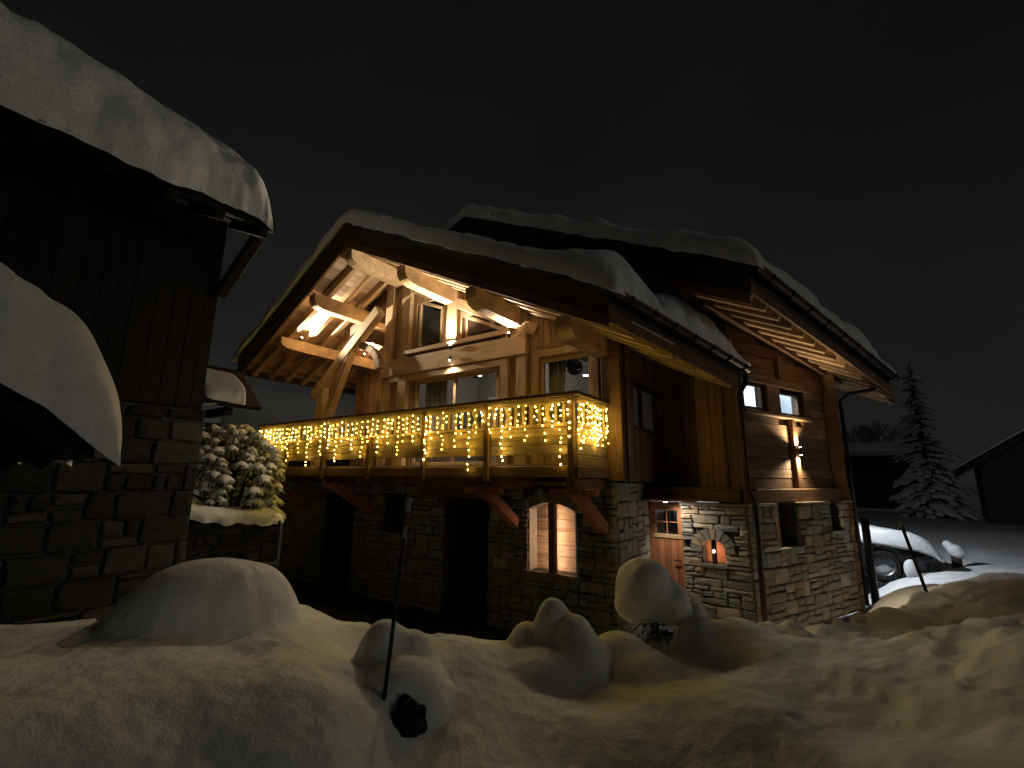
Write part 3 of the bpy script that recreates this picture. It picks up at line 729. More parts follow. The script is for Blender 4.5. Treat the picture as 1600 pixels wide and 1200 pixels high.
beam('rail', (-2.90, y_ - 0.01, -0.53), (-2.39, y_ - 0.01, -0.53), 0.05, 0.07, WOOD_R, ed)
beam('rail', (-2.90, y_ - 0.01, -2.24), (-2.39, y_ - 0.01, -2.24), 0.06, 0.1, WOOD_R, ed)
for xx in (-2.87, -2.42): beam('stile', (xx, y_, -0.98), (xx, y_, -0.57), 0.06, 0.04, WOOD_R, ed, up=(0, -1, 0))
beam('glazing_bar', (-2.645, y_, -0.98), (-2.645, y_, -0.57), 0.022, 0.03, WOOD_R, ed, up=(0, -1, 0))
beam('glazing_bar', (-2.84, y_ - .002, -0.775), (-2.45, y_ - .002, -0.775), 0.03, 0.022, WOOD_R, ed)
for i in range(2):
    for j in range(2):
        xx = (-2.745, -2.54)[i]; zz = (-0.88, -0.67)[j]
        mb_ = MB(); mb_.box((xx - 0.1, y_ + 0.004, zz - 0.1), (xx + 0.1, y_ + 0.012, zz + 0.1)); mb_.build('pane', GLASS, ed)
tube('handle', [(-2.43, y_ - 0.02, -1.42), (-2.43, y_ - 0.07, -1.42), (-2.53, y_ - 0.07, -1.42)], 0.011, BLACKM, ed)
prism('step', [(-2.97, YR - 0.25, -2.45), (-2.3, YR - 0.25, -2.45), (-2.3, YR - 0.25, -2.36), (-2.97, YR - 0.25, -2.36)], (0, 0.4, 0), STONE, ed)
# hall behind the door: pale wall lit from inside
hl = empty('entrance_hall', (-2.6, 10, -2.4), chalet)
mb_ = MB(); mb_.box((-3.2, 9.6, -2.4), (-1.7, 9.66, -0.2)); mb_.build('hall_wall', WHITEW, hl)
for xx, hh in ((-2.84, 0.36), (-2.72, 0.42), (-2.58, 0.3), (-2.47, 0.40)):
    mb_ = MB(); mb_.box((xx, 9.3, -0.98), (xx + 0.07, 9.5, -0.98 + hh)); mb_.build('hanging_coat', BLACKM, hl)
lamp('hall_ceiling_lamp', 'POINT', (-2.45, 9.2, -0.5), 5, (0.85, 0.93, 1.0), hl, radius=0.08)

# right side wall: stone with openings, wood above
W_ = Vector((0.40, 0.9165, 0)).normalized(); C0 = Vector((-1.29, 8.65, 0)); SL = 3.75
ss = empty('stone_side_wall', (-0.6, 10.3, -2.4), chalet)
OP1 = (0.86, -1.16, 1.52, -0.44); OP2 = (2.70, -0.97, 3.16, -0.44)
Ns = Vector((W_.y, -W_.x, 0))
wall_sheet('wall_core', C0 - Ns * 0.02, W_, (0.0, SL), -2.5, lambda u: -0.45, [OP1, OP2], 0.42, MORTAR, ss)
nk += stone_wall(ss, C0, W_, 0.0, SL, -2.45, -0.455, [OP1, OP2], 33, keep=lambda c: c[3] > -2.2 and (c[2] - c[0]) * (c[3] - c[1]) > 0.0145, hband=(0.14, 0.28), wst=(0.16, 0.50), plain_=0.3, gap=0.012)
for (a, b) in ((0.0, 0.86), (1.52, 2.70), (3.16, SL)):
    P_ = C0 + W_ * a + Ns * 0.06; Q_ = C0 + W_ * b + Ns * 0.06
    prism('cap_stone', [P_ + Vector((0, 0, -0.45)), Q_ + Vector((0, 0, -0.45)), Q_ + Vector((0, 0, -0.405)), P_ + Vector((0, 0, -0.405))], -Ns * 0.27, STONE, ss)
for (o, n) in ((OP1, 0), (OP2, 0)):
    P_ = C0 + W_ * (o[0] - 0.05) + Ns * 0.06; Q_ = C0 + W_ * (o[2] + 0.05) + Ns * 0.06
    prism('sill', [P_ + Vector((0, 0, o[1] - 0.05)), Q_ + Vector((0, 0, o[1] - 0.05)), Q_ + Vector((0, 0, o[1] - 0.002)), P_ + Vector((0, 0, o[1] - 0.002))], -Ns * 0.34, STONE, ss)
    beam('window_post', C0 + W_ * (o[0] + 0.12) - Ns * 0.12 + Vector((0, 0, o[1])), C0 + W_ * (o[0] + 0.12) - Ns * 0.12 + Vector((0, 0, o[3])), 0.16, 0.14, WOOD_B, ss, up=Ns)
    window(chalet, C0 - Ns * 0.22, W_, (o[0] + 0.18, o[1], o[2], o[3] + 0.04), 0.05, WOOD_D)
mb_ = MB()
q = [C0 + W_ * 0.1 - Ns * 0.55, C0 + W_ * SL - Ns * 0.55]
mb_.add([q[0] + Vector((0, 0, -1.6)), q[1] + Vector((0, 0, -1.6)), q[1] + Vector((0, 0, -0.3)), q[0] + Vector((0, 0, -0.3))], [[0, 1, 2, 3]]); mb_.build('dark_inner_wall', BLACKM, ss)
# rear wall
wall_sheet('rear_wall', C0 + W_ * SL - Vector((0.05, 0.02, 0)), (-1, 0, 0), (0.0, 9.0), -2.5, lambda u: 2.6, [], 0.3, WOOD_O, chalet)

# ---- upper floor, front: posts, boards, beams, windows
fwall = empty('timber_front_wall', (-6, YF, 0), chalet)
WA = (-7.70, 2.86, -6.92, 3.98); WT = (-6.24, 2.86, -5.25, 3.44); WB = (-7.70, 0.22, -5.32, 2.14); WC = (-4.36, 1.0, -3.32, 2.18)
fopen = [WA, WT, WB, WC]
und = lambda u: z1top(u) - 0.50
wall_sheet('wall_core', (0, YF + 0.03, 0), Xd, (-8.75, -2.80), 0.02, und, [WA, (-6.24, 2.86, -5.25, 3.0), WB, WC], 0.10, WOOD_D, fwall)
topcut = lambda u: und(u) if not (-6.3 < u < -5.15) else und(u)
boards_v(fwall, (0, YF + 0.03, 0), Xd, -8.72, -2.80, 0.05, und, [WA, (-6.24, 2.86, -5.6, 3.40), (-5.6, 2.86, -5.25, 3.1), WB, WC], 0.15, 0.03, WOOD_W, 5)
for (x, z0, z1, wv) in ((-8.60, 0.1, und(-8.6), 0.26), (-8.02, 0.1, und(-8.02), 0.30), (-6.55, 2.8, und(-6.55), 0.30), (-5.12, 0.1, und(-5.12), 0.20), (-4.72, 0.1, und(-4.72), 0.22), (-2.93, -0.05, und(-2.93), 0.34)):
    beam('post', (x, YF - 0.03, z0), (x, YF - 0.03, z1), wv, 0.15, WOOD_L if x < -3 else WOOD_B, fwall, up=(0, -1, 0), ch=0.012)
beam('cross_beam', (-8.75, YF - 0.06, 2.50), (-4.6, YF - 0.06, 2.50), 0.16, 0.40, WOOD_L, fwall, ch=0.012)
beam('sill_rail', (-7.9, YF - 0.07, 2.79), (-5.05, YF - 0.07, 2.79), 0.24, 0.09, WOOD_L, fwall)
beam('cross_beam', (-8.75, YF - 0.05, 2.22), (-5.05, YF - 0.05, 2.22), 0.12, 0.14, WOOD_L, fwall)
window(chalet, (0, YF, 0), Xd, WA, 0.07, WOOD_L, poly=[(-7.70, 2.86), (-6.92, 2.86), (-6.92, 3.78), (-7.70, 4.10)])
window(chalet, (0, YF, 0), Xd, WT, 0.07, WOOD_L, poly=[(-6.24, 2.86), (-5.25, 2.86), (-5.25, 2.98), (-6.24, 3.44)])
window(chalet, (0, YF, 0), Xd, WB, 0.08, WOOD_L, mull=(-6.5,))
window(chalet, (0, YF, 0), Xd, WC, 0.07, WOOD_L)
for (a, b) in (((-4.44, 0.95), (-4.44, 2.27)), ((-3.24, 0.95), (-3.24, 2.27))):
    beam('architrave', (a[0], YF - 0.02, a[1]), (b[0], YF - 0.02, b[1]), 0.15, 0.08, WOOD_L, fwall, up=(0, -1, 0))
beam('architrave', (-4.52, YF - 0.021, 2.28), (-3.16, YF - 0.021, 2.28), 0.08, 0.15, WOOD_L, fwall)
# slanted studs beside the triangular pane
beam('raking_beam', (-7.78, YF - 0.04, z1top(-7.78) - 0.85), (-4.4, YF - 0.04, z1top(-4.4) - 0.85), 0.12, 0.22, WOOD_L, fwall)
# porch: set-back wall left of the gable post
pw = empty('porch_wall', (-10.5, 9.1, 0), chalet)
boards_v(pw, (0, 9.1, 0), Xd, -12.4, -8.7, 0.0, lambda u: z1top(u) - 0.5, [(-11.0, 0.6, -9.2, 2.0)], 0.16, 0.03, WOOD_W, 9)
wall_sheet('wall_core', (0, 9.14, 0), Xd, (-12.4, -8.6), -0.05, lambda u: z1top(u) - 0.5, [(-11.0, 0.6, -9.2, 2.0)], 0.1, WOOD_D, pw)
window(chalet, (0, 9.1, 0), Xd, (-11.0, 0.6, -9.2, 2.0), 0.08, WOOD_W, mull=(-10.1,))
boards_v(pw, (-8.72, 0, 0), (0, -1, 0), -9.1, -YF - 0.02, 0.0, lambda u: z1top(-8.72) - 0.5, [], 0.17, 0.03, WOOD_W, 10)
# truss in front of the porch
tr = empty('porch_truss', (-10.8, 6.9, 0), chalet)
beam('post', (-10.72, 6.86, 0.15), (-10.72, 6.86, 2.25), 0.26, 0.2, WOOD_L, tr, up=(0, -1, 0), ch=0.015)
beam('rafter', (-11.05, 6.84, 2.02), (-8.62, 6.84, 3.92), 0.20, 0.26, WOOD_L, tr, ch=0.015)
beam('strut', (-10.55, 6.85, 1.2), (-9.62, 6.85, 3.1), 0.18, 0.20, WOOD_L, tr, up=(0, -1, 0), ch=0.015)
for k in range(4):
    a0, a1 = math.radians(8 + 20 * k), math.radians(8 + 20 * (k + 1))
    f_ = lambda a: (-9.45 + 0.95 * math.sin(a) * 0.9, 6.9, 2.45 + 0.95 * math.cos(a) * 0.75)
    beam('curved_brace', f_(a0), f_(a1), 0.14, 0.17, WOOD_L, tr, ch=0.01)
# purlins with scrolled ends
pr = empty('purlins', (-8, 7, 3), chalet)
def purlin(x, z, y0, y1, h_=0.34, wv=0.24, mat=WOOD_L, round_=True):
    pts = [(x - wv / 2, y1, z - h_ / 2), (x - wv / 2, y1, z + h_ / 2), (x - wv / 2, y0, z + h_ / 2)]
    if round_:
        for k in range(7):
            a = math.pi / 2 * k / 6
            pts.append((x - wv / 2, y0 + 0.30 * (1 - math.cos(a)), z + h_ * 0.10 - h_ * 0.60 * math.sin(a)))
    else: pts.append((x - wv / 2, y0, z - h_ / 2))
    o = prism('purlin', pts, (wv, 0, 0), mat, pr)
    m = o.matrix_basis.copy()
    return o
und2 = lambda x: z1top(x) - 0.545
for (x, y0, y1) in ((RX, 5.62, 7.4), (-6.62, 5.68, 7.4), (-4.85, 5.72, 7.4), (-3.08, 5.75, 7.6), (-9.72, 5.72, 9.3), (-11.25, 5.85, 9.3)):
    purlin(x, und2(x) - (0.22 if x == RX else 0.21), y0, y1, h_=0.34 if x > -11 else 0.28)
# side wall of the front volume (faces right), set-back loggia wall, corner post
sd = empty('timber_side_wall', (-2.77, 8.3, 0), chalet)
SWN = (7.72, 0.82, 9.1, 1.70)
wall_sheet('wall_core', (-2.80, 0, 0), (0, 1, 0), (YF, 9.5), -0.06, lambda u: z1top(-2.8) - 0.5, [SWN], 0.1, WOOD_D, sd)
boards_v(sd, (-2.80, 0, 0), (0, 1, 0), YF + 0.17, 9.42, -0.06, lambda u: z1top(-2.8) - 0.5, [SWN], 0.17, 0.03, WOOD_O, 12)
window(chalet, (-2.78, 0, 0), (0, 1, 0), SWN, 0.08, WOOD_D, mull=(8.2,))
lw = empty('loggia_wall', (-2, 9.45, 0), chalet)
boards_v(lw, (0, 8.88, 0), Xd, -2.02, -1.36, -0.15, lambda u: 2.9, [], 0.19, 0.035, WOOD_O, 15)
wall_sheet('wall_core', (0, 8.90, 0), Xd, (-2.02, -1.36), -0.15, lambda u: 3.0, [], 0.08, WOOD_D, lw)
wall_sheet('wall_core', (-2.02, 0, 0), (0, -1, 0), (-9.5, -8.88), -0.15, lambda u: 3.0, [], 0.05, WOOD_D, lw)
boards_v(lw, (0, 9.45, 0), Xd, -2.78, -2.02, -0.15, lambda u: z1top(u) - 0.3 if False else 2.9, [], 0.19, 0.035, WOOD_O, 14)
wall_sheet('wall_core', (0, 9.47, 0), Xd, (-2.8, -2.0), -0.15, lambda u: 3.0, [], 0.1, WOOD_D, lw)
mb_ = MB(); mb_.box((-2.95, YR - 0.02, -0.19), (-1.1, 9.5, -0.155)); mb_.build('loggia_floor', WOOD_B, lw)
beam('porch_board', (-2.94, YR - 0.22, -0.36), (-2.0, YR - 0.22, -0.36), 0.40, 0.04, WOOD_R, lw)
beam('floor_beam', (-2.95, YR + 0.06, -0.285), (-1.36, YR + 0.06, -0.285), 0.22, 0.19, WOOD_B, lw, ch=0.012)
beam('corner_post', (-1.40, YR + 0.14, -0.40), (-1.40, YR + 0.14, 2.55), 0.19, 0.19, WOOD_B, lw, up=(0, -1, 0), ch=0.012)
# side wall, timber
ts = empty('timber_rear_wall', (-0.6, 10.4, 0), chalet)
CW = C0 - Ns * 0.13
W1 = (0.42, 1.27, 1.04, 1.73); W2 = (1.58, 1.23, 2.32, 1.67)
soff = lambda u: z2top((CW + W_ * u).x) - 0.56
def ufun(v):
    for k in range(200):
        u = SL - k * SL / 200
        if soff(u) >= v: return min(SL, u + 0.1)
    return 0.02
wall_sheet('wall_core', CW - Ns * 0.04, W_, (0.0, SL), -0.42, soff, [W1, W2], 0.1, WOOD_D, ts)
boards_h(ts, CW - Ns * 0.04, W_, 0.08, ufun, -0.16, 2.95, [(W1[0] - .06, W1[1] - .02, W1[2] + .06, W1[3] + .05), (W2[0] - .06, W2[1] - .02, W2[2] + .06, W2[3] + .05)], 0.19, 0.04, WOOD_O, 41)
beam('base_beam', CW + Ns * 0.03 + Vector((0, 0, -0.28)), CW + Ns * 0.03 + W_ * (SL + 0.02) + Vector((0, 0, -0.28)), 0.16, 0.23, WOOD_B, ts, ch=0.012)
beam('head_beam', CW + Ns * 0.03 + W_ * 0.1 + Vector((0, 0, 1.83)), CW + Ns * 0.03 + W_ * 2.75 + Vector((0, 0, 1.80)), 0.12, 0.16, WOOD_B, ts)
beam('sill_beam', CW + Ns * 0.04 + W_ * 0.3 + Vector((0, 0, 1.20)), CW + Ns * 0.04 + W_ * 2.75 + Vector((0, 0, 1.16)), 0.15, 0.06, WOOD_B, ts)
for (u, z0, z1, wv) in ((1.30, 1.20, 1.75, 0.40), (1.62, 1.90, 2.36, 0.12), (1.90, -0.16, 1.12, 0.15), (SL - 0.1, -0.16, 2.2, 0.18), (2.5, 1.2, 1.75, 0.2)):
    beam('post', CW + Ns * 0.035 + W_ * u + Vector((0, 0, z0)), CW + Ns * 0.035 + W_ * u + Vector((0, 0, z1)), wv, 0.10, WOOD_B, ts, up=Ns, ch=0.01)
for wv in (W1, W2): window(chalet, CW + Ns * 0.02, W_, wv, 0.036, WOOD_B)
# bright little room behind those two windows
rm = empty('lit_room', (-1, 10.5, 0.5), chalet)
P0, P1 = CW - Ns * 0.16 + W_ * 0.30, CW - Ns * 0.16 + W_ * 2.6; B0, B1 = P0 + Vector((-0.33, 0.28, 0)), P1 - Ns * 1.3
mb_ = MB()
def quad3(a, b, za, zb): mb_.add([(a.x, a.y, za), (b.x, b.y, za), (b.x, b.y, zb), (a.x, a.y, zb)], [[0, 1, 2, 3]])
quad3(B0, B1, 0.3, 2.4); quad3(P0, B0, 0.3, 2.4); quad3(P1, B1, 0.3, 2.4)
mb_.add([(P0.x, P0.y, 2.35), (P1.x, P1.y, 2.2), (B1.x, B1.y, 2.4), (B0.x, B0.y, 2.4)], [[0, 1, 2, 3]])
mb_.add([(P0.x, P0.y, 0.3), (P1.x, P1.y, 0.3), (B1.x, B1.y, 0.3), (B0.x, B0.y, 0.3)], [[0, 1, 2, 3]])
mb_.build('room_walls', WHITEW, rm)
pp = CW - Ns * 0.5 + W_ * 2.2
prism('sloping_beam', [pp + Vector((0, 0, 1.9)), pp - W_ * 0.42 + Vector((0, 0, 2.0)), pp + Vector((0, 0, 1.42))], Ns * -0.1, plain('slate_blue', (0.12, 0.15, 0.18)), rm)
pp = CW - Ns * 0.4 + W_ * 0.56
prism('picture_frame', [pp + Vector((0, 0, 1.28)), pp + W_ * 0.16 + Vector((0, 0, 1.28)), pp + W_ * 0.16 + Vector((0, 0, 1.42)), pp + Vector((0, 0, 1.42))], Ns * -0.05, WOOD_D, rm)
pl_ = CW - Ns * 0.6 + W_ * 1.6
lamp('ceiling_lamp', 'POINT', (pl_.x, pl_.y, 2.1), 140, (0.80, 0.92, 1.0), rm, radius=0.12)

# ---- balcony
bal = empty('balcony', (-7.4, 6.5, 0), chalet)
BX0, BX1, BY = -11.80, -3.05, 6.0
beam('rim_beam', (BX0 - 0.06, BY + 0.02, 0.085), (BX1 + 0.06, BY + 0.02, 0.085), 0.12, 0.17, WOOD_B, bal, ch=0.012)
beam('rim_beam', (BX1 + 0.0, BY + 0.09, 0.085), (BX1 + 0.0, YF - 0.1, 0.085), 0.12, 0.17, WOOD_B, bal, ch=0.012)
nd = 8
for k in range(nd):
    yy = BY + 0.1 + (YF - BY - 0.15) * (k + .5) / nd
    beam('deck_plank', (BX0, yy, 0.185), (BX1, yy, 0.185), (YF - BY - 0.15) / nd - 0.008, 0.03, WOOD_W, bal, ch=0.004)
for k in range(8):
    yy = YF + 0.05 + 0.23 * (k + .5)
    beam('deck_plank', (BX0, yy, 0.185), (-8.75, yy, 0.185), 0.222, 0.03, WOOD_W, bal, ch=0.004)
for x in (-11.6, -10.4, -9.2, -8.0, -6.75, -5.6, -4.55, -3.18):
    beam('joist', (x, BY + 0.09, -0.085), (x, YF + 0.1, -0.085), 0.16, 0.16, WOOD_B, bal, ch=0.01)
for x in (-4.85, -3.15, -8.9, -11.4):
    beam('brace', (x, BY + 0.15, -0.18), (x, YF - 0.06, -0.80), 0.16, 0.17, WOOD_R, bal, ch=0.012)
    beam('bearer', (x - 0.45, BY + 0.28, -0.215), (x + 0.3, BY + 0.28, -0.215), 0.15, 0.10, WOOD_R, bal, ch=0.01)
posts = [-3.09, -4.62, -6.05, -7.56, -9.08, -10.55, -11.75]
for x in posts: beam('railing_post', (x, BY - 0.035, -0.06), (x, BY - 0.035, 1.17), 0.10, 0.09, WOOD_B, bal, up=(0, -1, 0), ch=0.008)
beam('handrail', (BX0 - 0.12, BY - 0.03, 1.215), (BX1 + 0.10, BY - 0.03, 1.215), 0.15, 0.06, WOOD_B, bal, ch=0.012)
beam('handrail', (BX1 + 0.02, BY + 0.06, 1.213), (BX1 + 0.02, YF - 0.12, 1.213), 0.15, 0.06, WOOD_B, bal, ch=0.012)
beam('top_rail', (BX0, BY - 0.015, 1.13), (BX1, BY - 0.015, 1.13), 0.05, 0.08, WOOD_W, bal)
beam('middle_rail', (BX0, BY - 0.02, 0.765), (BX1, BY - 0.02, 0.765), 0.06, 0.05, WOOD_W, bal)
for x0, x1 in zip(posts[1:], posts[:-1]):
    for (z0, z1) in ((0.335, 0.465), (0.475, 0.605), (0.613, 0.735)):
        beam('panel_board', (x0 + 0.055, BY - 0.01, (z0 + z1) / 2), (x1 - 0.055, BY - 0.01, (z0 + z1) / 2), 0.028, z1 - z0, WOOD_W, bal, ch=0.004)
    n = int(round((x1 - x0) / 0.155)); st = (x1 - x0 - 0.1) / n
    for k in range(n):
        xx = x0 + 0.05 + st * (k + .5)
        if k % 5 == 2:     # wide fretwork baluster with a waist
            hw = 0.062; pr_ = [(0.79, hw), (0.86, hw), (0.92, 0.026), (0.97, 0.026), (1.03, hw), (1.09, hw)]
            poly = [(xx + h, BY - 0.028, z) for z, h in pr_] + [(xx - h, BY - 0.028, z) for z, h in pr_[::-1]]
            prism('baluster', poly, (0, 0.026, 0), WOOD_W, bal)
        else:
            beam('baluster', (xx, BY - 0.015, 0.79), (xx, BY - 0.015, 1.09), 0.052, 0.026, WOOD_W, bal, up=(0, -1, 0), ch=0.004)
beam('top_rail', (BX1 + 0.02, BY + 0.04, 1.13), (BX1 + 0.02, YF - 0.12, 1.13), 0.05, 0.08, WOOD_W, bal)
beam('middle_rail', (BX1 + 0.02, BY + 0.04, 0.765), (BX1 + 0.02, YF - 0.12, 0.765), 0.06, 0.05, WOOD_W, bal)
for (z0, z1) in ((0.335, 0.465), (0.475, 0.605), (0.613, 0.735)):
    beam('panel_board', (BX1 + 0.02, BY + 0.03, (z0 + z1) / 2), (BX1 + 0.02, YF - 0.12, (z0 + z1) / 2), 0.028, z1 - z0, WOOD_W, bal, ch=0.004)
for k in range(7):
    yy = BY + 0.1 + 0.145 * k
    beam('baluster', (BX1 + 0.02, yy, 0.79), (BX1 + 0.02, yy, 1.09), 0.052, 0.026, WOOD_W, bal, up=(1, 0, 0), ch=0.004)
beam('panel_board', (BX1 + 0.02, BY + 0.03, 0.25), (BX1 + 0.02, YF - 0.12, 0.25), 0.028, 0.14, WOOD_W, bal, ch=0.004)

# ---- roofs
def roof_slab(name, pts, ztop, t0, t1, mat, parent):
    """slab over a plan polygon, between ztop-t0 and ztop-t1"""
    n = len(pts)
    V_ = [(x, y, ztop(x) - t0) for x, y in pts] + [(x, y, ztop(x) - t1) for x, y in pts]
    F_ = [list(range(n)), list(range(n, 2 * n))[::-1]] + [[i, n + i, n + (i + 1) % n, (i + 1) % n] for i in range(n)]
    o = mesh_obj(name, V_, F_, mat, parent)
    bm = bmesh.new(); bm.from_mesh(o.data); bmesh.ops.recalc_face_normals(bm, faces=bm.faces); bm.to_mesh(o.data); bm.free()
    return o
rf = empty('front_roof', (-8.3, 7.5, 4.5), chalet)
LB = (-13.05, 12.0)
roof_slab('roofing', [(LT[0], LT[1] + 0.03), (RX, 5.53), (RX, 12.0), LB], z1top, 0.0, 0.30, WOOD_D, rf)
roof_slab('roofing', [(RX, 5.53), (RT[0], RT[1] + 0.03), RB, (RB[0] - 0.9, 9.6), (RX, 12.0)], z1top, 0.0, 0.30, WOOD_D, rf)
def edge_y(x):       # front edge of the front roof in plan
    return 5.5 + (0.25 * (RX - x) / (RX - LT[0]) if x < RX else 0)
n = 29; 
for k in range(n):
    xa = LT[0] + (RX - LT[0]) * (k + .5) / n
    sl = (RX - LT[0]) / n * math.hypot(1, S1)
    beam('soffit_board', (xa, edge_y(xa) + 0.12, z1top(xa) - 0.33), (xa, 11.0, z1top(xa) - 0.33), sl - 0.006, 0.03, WOOD_S, rf, up=(-S1, 0, 1), ch=0.004)
n = 32
for k in range(n):
    xa = RX + (-2.1 - RX) * (k + .5) / n
    sl = (-2.1 - RX) / n * math.hypot(1, S1); ye = 9.3
    y0 = 5.62 if xa < -2.35 else 6.0
    beam('soffit_board', (xa, y0, z1top(xa) - 0.33), (xa, ye, z1top(xa) - 0.33), sl - 0.006, 0.03, WOOD_S, rf, up=(S1, 0, 1), ch=0.004)
roof_slab('eave_soffit', [(-2.12, 5.95), (RB[0] - 0.03, RB[1]), (-2.12, 8.75)], z1top, 0.32, 0.35, WOOD_S, rf)
for y in (6.15, 6.62, 7.09, 7.6, 8.1, 8.6):
    x0 = LT[0] + 0.06
    beam('rafter', (x0, y, z1top(x0) - 0.445), (RX - 0.02, y, z1top(RX) - 0.445), 0.13, 0.20, WOOD_L, rf, up=(-S1, 0, 1), ch=0.01)
    ex = RT[0] + (RB[0] - RT[0]) * (y - RT[1]) / (RB[1] - RT[1]) - 0.10
    beam('rafter', (RX + 0.02, y, z1top(RX) - 0.445), (ex, y, z1top(ex) - 0.445), 0.13, 0.20, WOOD_L, rf, up=(S1, 0, 1), ch=0.01)
def barge(parent, a, b, ztop, t0, t1, th, mat, name='barge_board'):
    p, q_ = Vector((a[0], a[1], ztop(a[0]) - t0)), Vector((b[0], b[1], ztop(b[0]) - t0))
    poly = [p, q_, q_ + Vector((0, 0, t0 - t1)), p + Vector((0, 0, t0 - t1))]
    e = (q_ - p); nrm = Vector((-e.y, e.x, 0)).normalized()
    if nrm.y < 0 and abs(nrm.y) > 0.5: nrm = -nrm
    return prism(name, [tuple(v) for v in poly], tuple(nrm * th), mat, parent)
barge(rf, LT, (RX, 5.5), z1top, -0.02, 0.44, 0.06, WOOD_D); barge(rf, (RX, 5.5), RT, z1top, -0.02, 0.44, 0.06, WOOD_D)
barge(rf, (LT[0] + .02, LT[1] + .045), (RX, 5.545), z1top, 0.40, 0.585, 0.05, WOOD_B); barge(rf, (RX, 5.545), (RT[0] - .03, RT[1] + .045), z1top, 0.40, 0.585, 0.05, WOOD_B)
def fascia(parent, a, b, ztop, t0, t1, th, mat):
    p, q_ = Vector((a[0], a[1], ztop(a[0]) - t0)), Vector((b[0], b[1], ztop(b[0]) - t0)); e = (q_ - p); nrm = Vector((-e.y, e.x, 0)).normalized()
    poly = [p, q_, q_ + Vector((0, 0, t0 - t1)), p + Vector((0, 0, t0 - t1))]
    return prism('fascia', [tuple(v) for v in poly], tuple(nrm * th), mat, parent)
fascia(rf, (RT[0] + .0, RT[1] + 0.06), RB, z1top, 0.02, 0.50, 0.045, WOOD_B)
fascia(rf, (LT[0] + .0, LT[1] + 0.06), (LT[0], 11.5), z1top, 0.02, 0.50, -0.045, WOOD_D)
rr = empty('rear_roof', (-4, 10, 4.5), chalet)
roof_slab('roofing', [(R2X, R2T[1] + .03), (R2T[0], R2T[1] + .03), R2B, (R2X, 13.2)], z2top, 0.0, 0.30, WOOD_D, rr)
roof_slab('roofing', [(R2X - 4, R2T[1] + .03), (R2X, R2T[1] + .03), (R2X, 13.2), (R2X - 4, 13.2)], z2top, 0.0, 0.30, WOOD_D, rr)
barge(rr, (R2X, R2T[1]), R2T, z2top, -0.02, 0.50, 0.06, WOOD_D); barge(rr, (R2X - 2.2, R2T[1]), (R2X, R2T[1]), z2top, -0.02, 0.50, 0.06, WOOD_D)
barge(rr, (R2X, R2T[1] + .06), (R2T[0] - .03, R2T[1] + .06), z2top, 0.46, 0.66, 0.05, WOOD_B)
fascia(rr, (R2T[0], R2T[1] + 0.06), R2B, z2top, 0.02, 0.46, 0.045, WOOD_B)
def e2x(y): return R2T[0] + (R2B[0] - R2T[0]) * (y - R2T[1]) / (R2B[1] - R2T[1])
n = 15
for k in range(n):
    t0, t1 = k / n, (k + 1) / n; dx = 2.6
    V_ = []
    a = lambda t: (-3.0 + 2.2 * t) if False else None
    # soffit boards run beside the eave, stepping up the slope
    s0, s1 = 0.05 + 0.17 * k, 0.05 + 0.17 * (k + 1) - 0.006
    pa = (R2T[0] - s0, R2T[1] + 0.12); pb = (R2B[0] - s0, R2B[1] - 0.05); pc = (R2B[0] - s1, R2B[1] - 0.05); pd = (R2T[0] - s1, R2T[1] + 0.12)
    roof_slab('soffit_board', [pa, pb, pc, pd], z2top, 0.31, 0.34, WOOD_S, rr)
y = 7.55
while y < 12.5:
    ex = e2x(y) - 0.12
    beam('rafter', (ex - 2.0, y, z2top(ex - 2.0) - 0.44), (ex, y, z2top(ex) - 0.44), 0.13, 0.18, WOOD_W, rr, up=(S2, 0, 1), ch=0.01)
    y += 0.40
bb = CW + Ns * 0.05
beam('wall_plate', bb + W_ * -0.6 + Vector((0, 0, soff(-0.6) - 0.02)), bb + W_ * (SL + 0.3) + Vector((0, 0, soff(SL + 0.3) - 0.02)), 0.14, 0.18, WOOD_B, rr)
# lower roof end beyond the rear wall
roof_slab('lower_eave', [(0.1, 12.7), (1.0, 12.9), (1.35, 14.2), (0.2, 14.2)], lambda x: z2top(x) - 0.25, 0.0, 0.12, WOOD_B, rr)
for k in range(5): beam('rafter', (0.1 + 0.02 * k, 12.85 + 0.28 * k, z2top(0.1) - 0.44), (1.05 + 0.06 * k, 12.85 + 0.28 * k, z2top(1.05 + .06 * k) - 0.44), 0.1, 0.1, WOOD_W, rr, up=(S2, 0, 1))
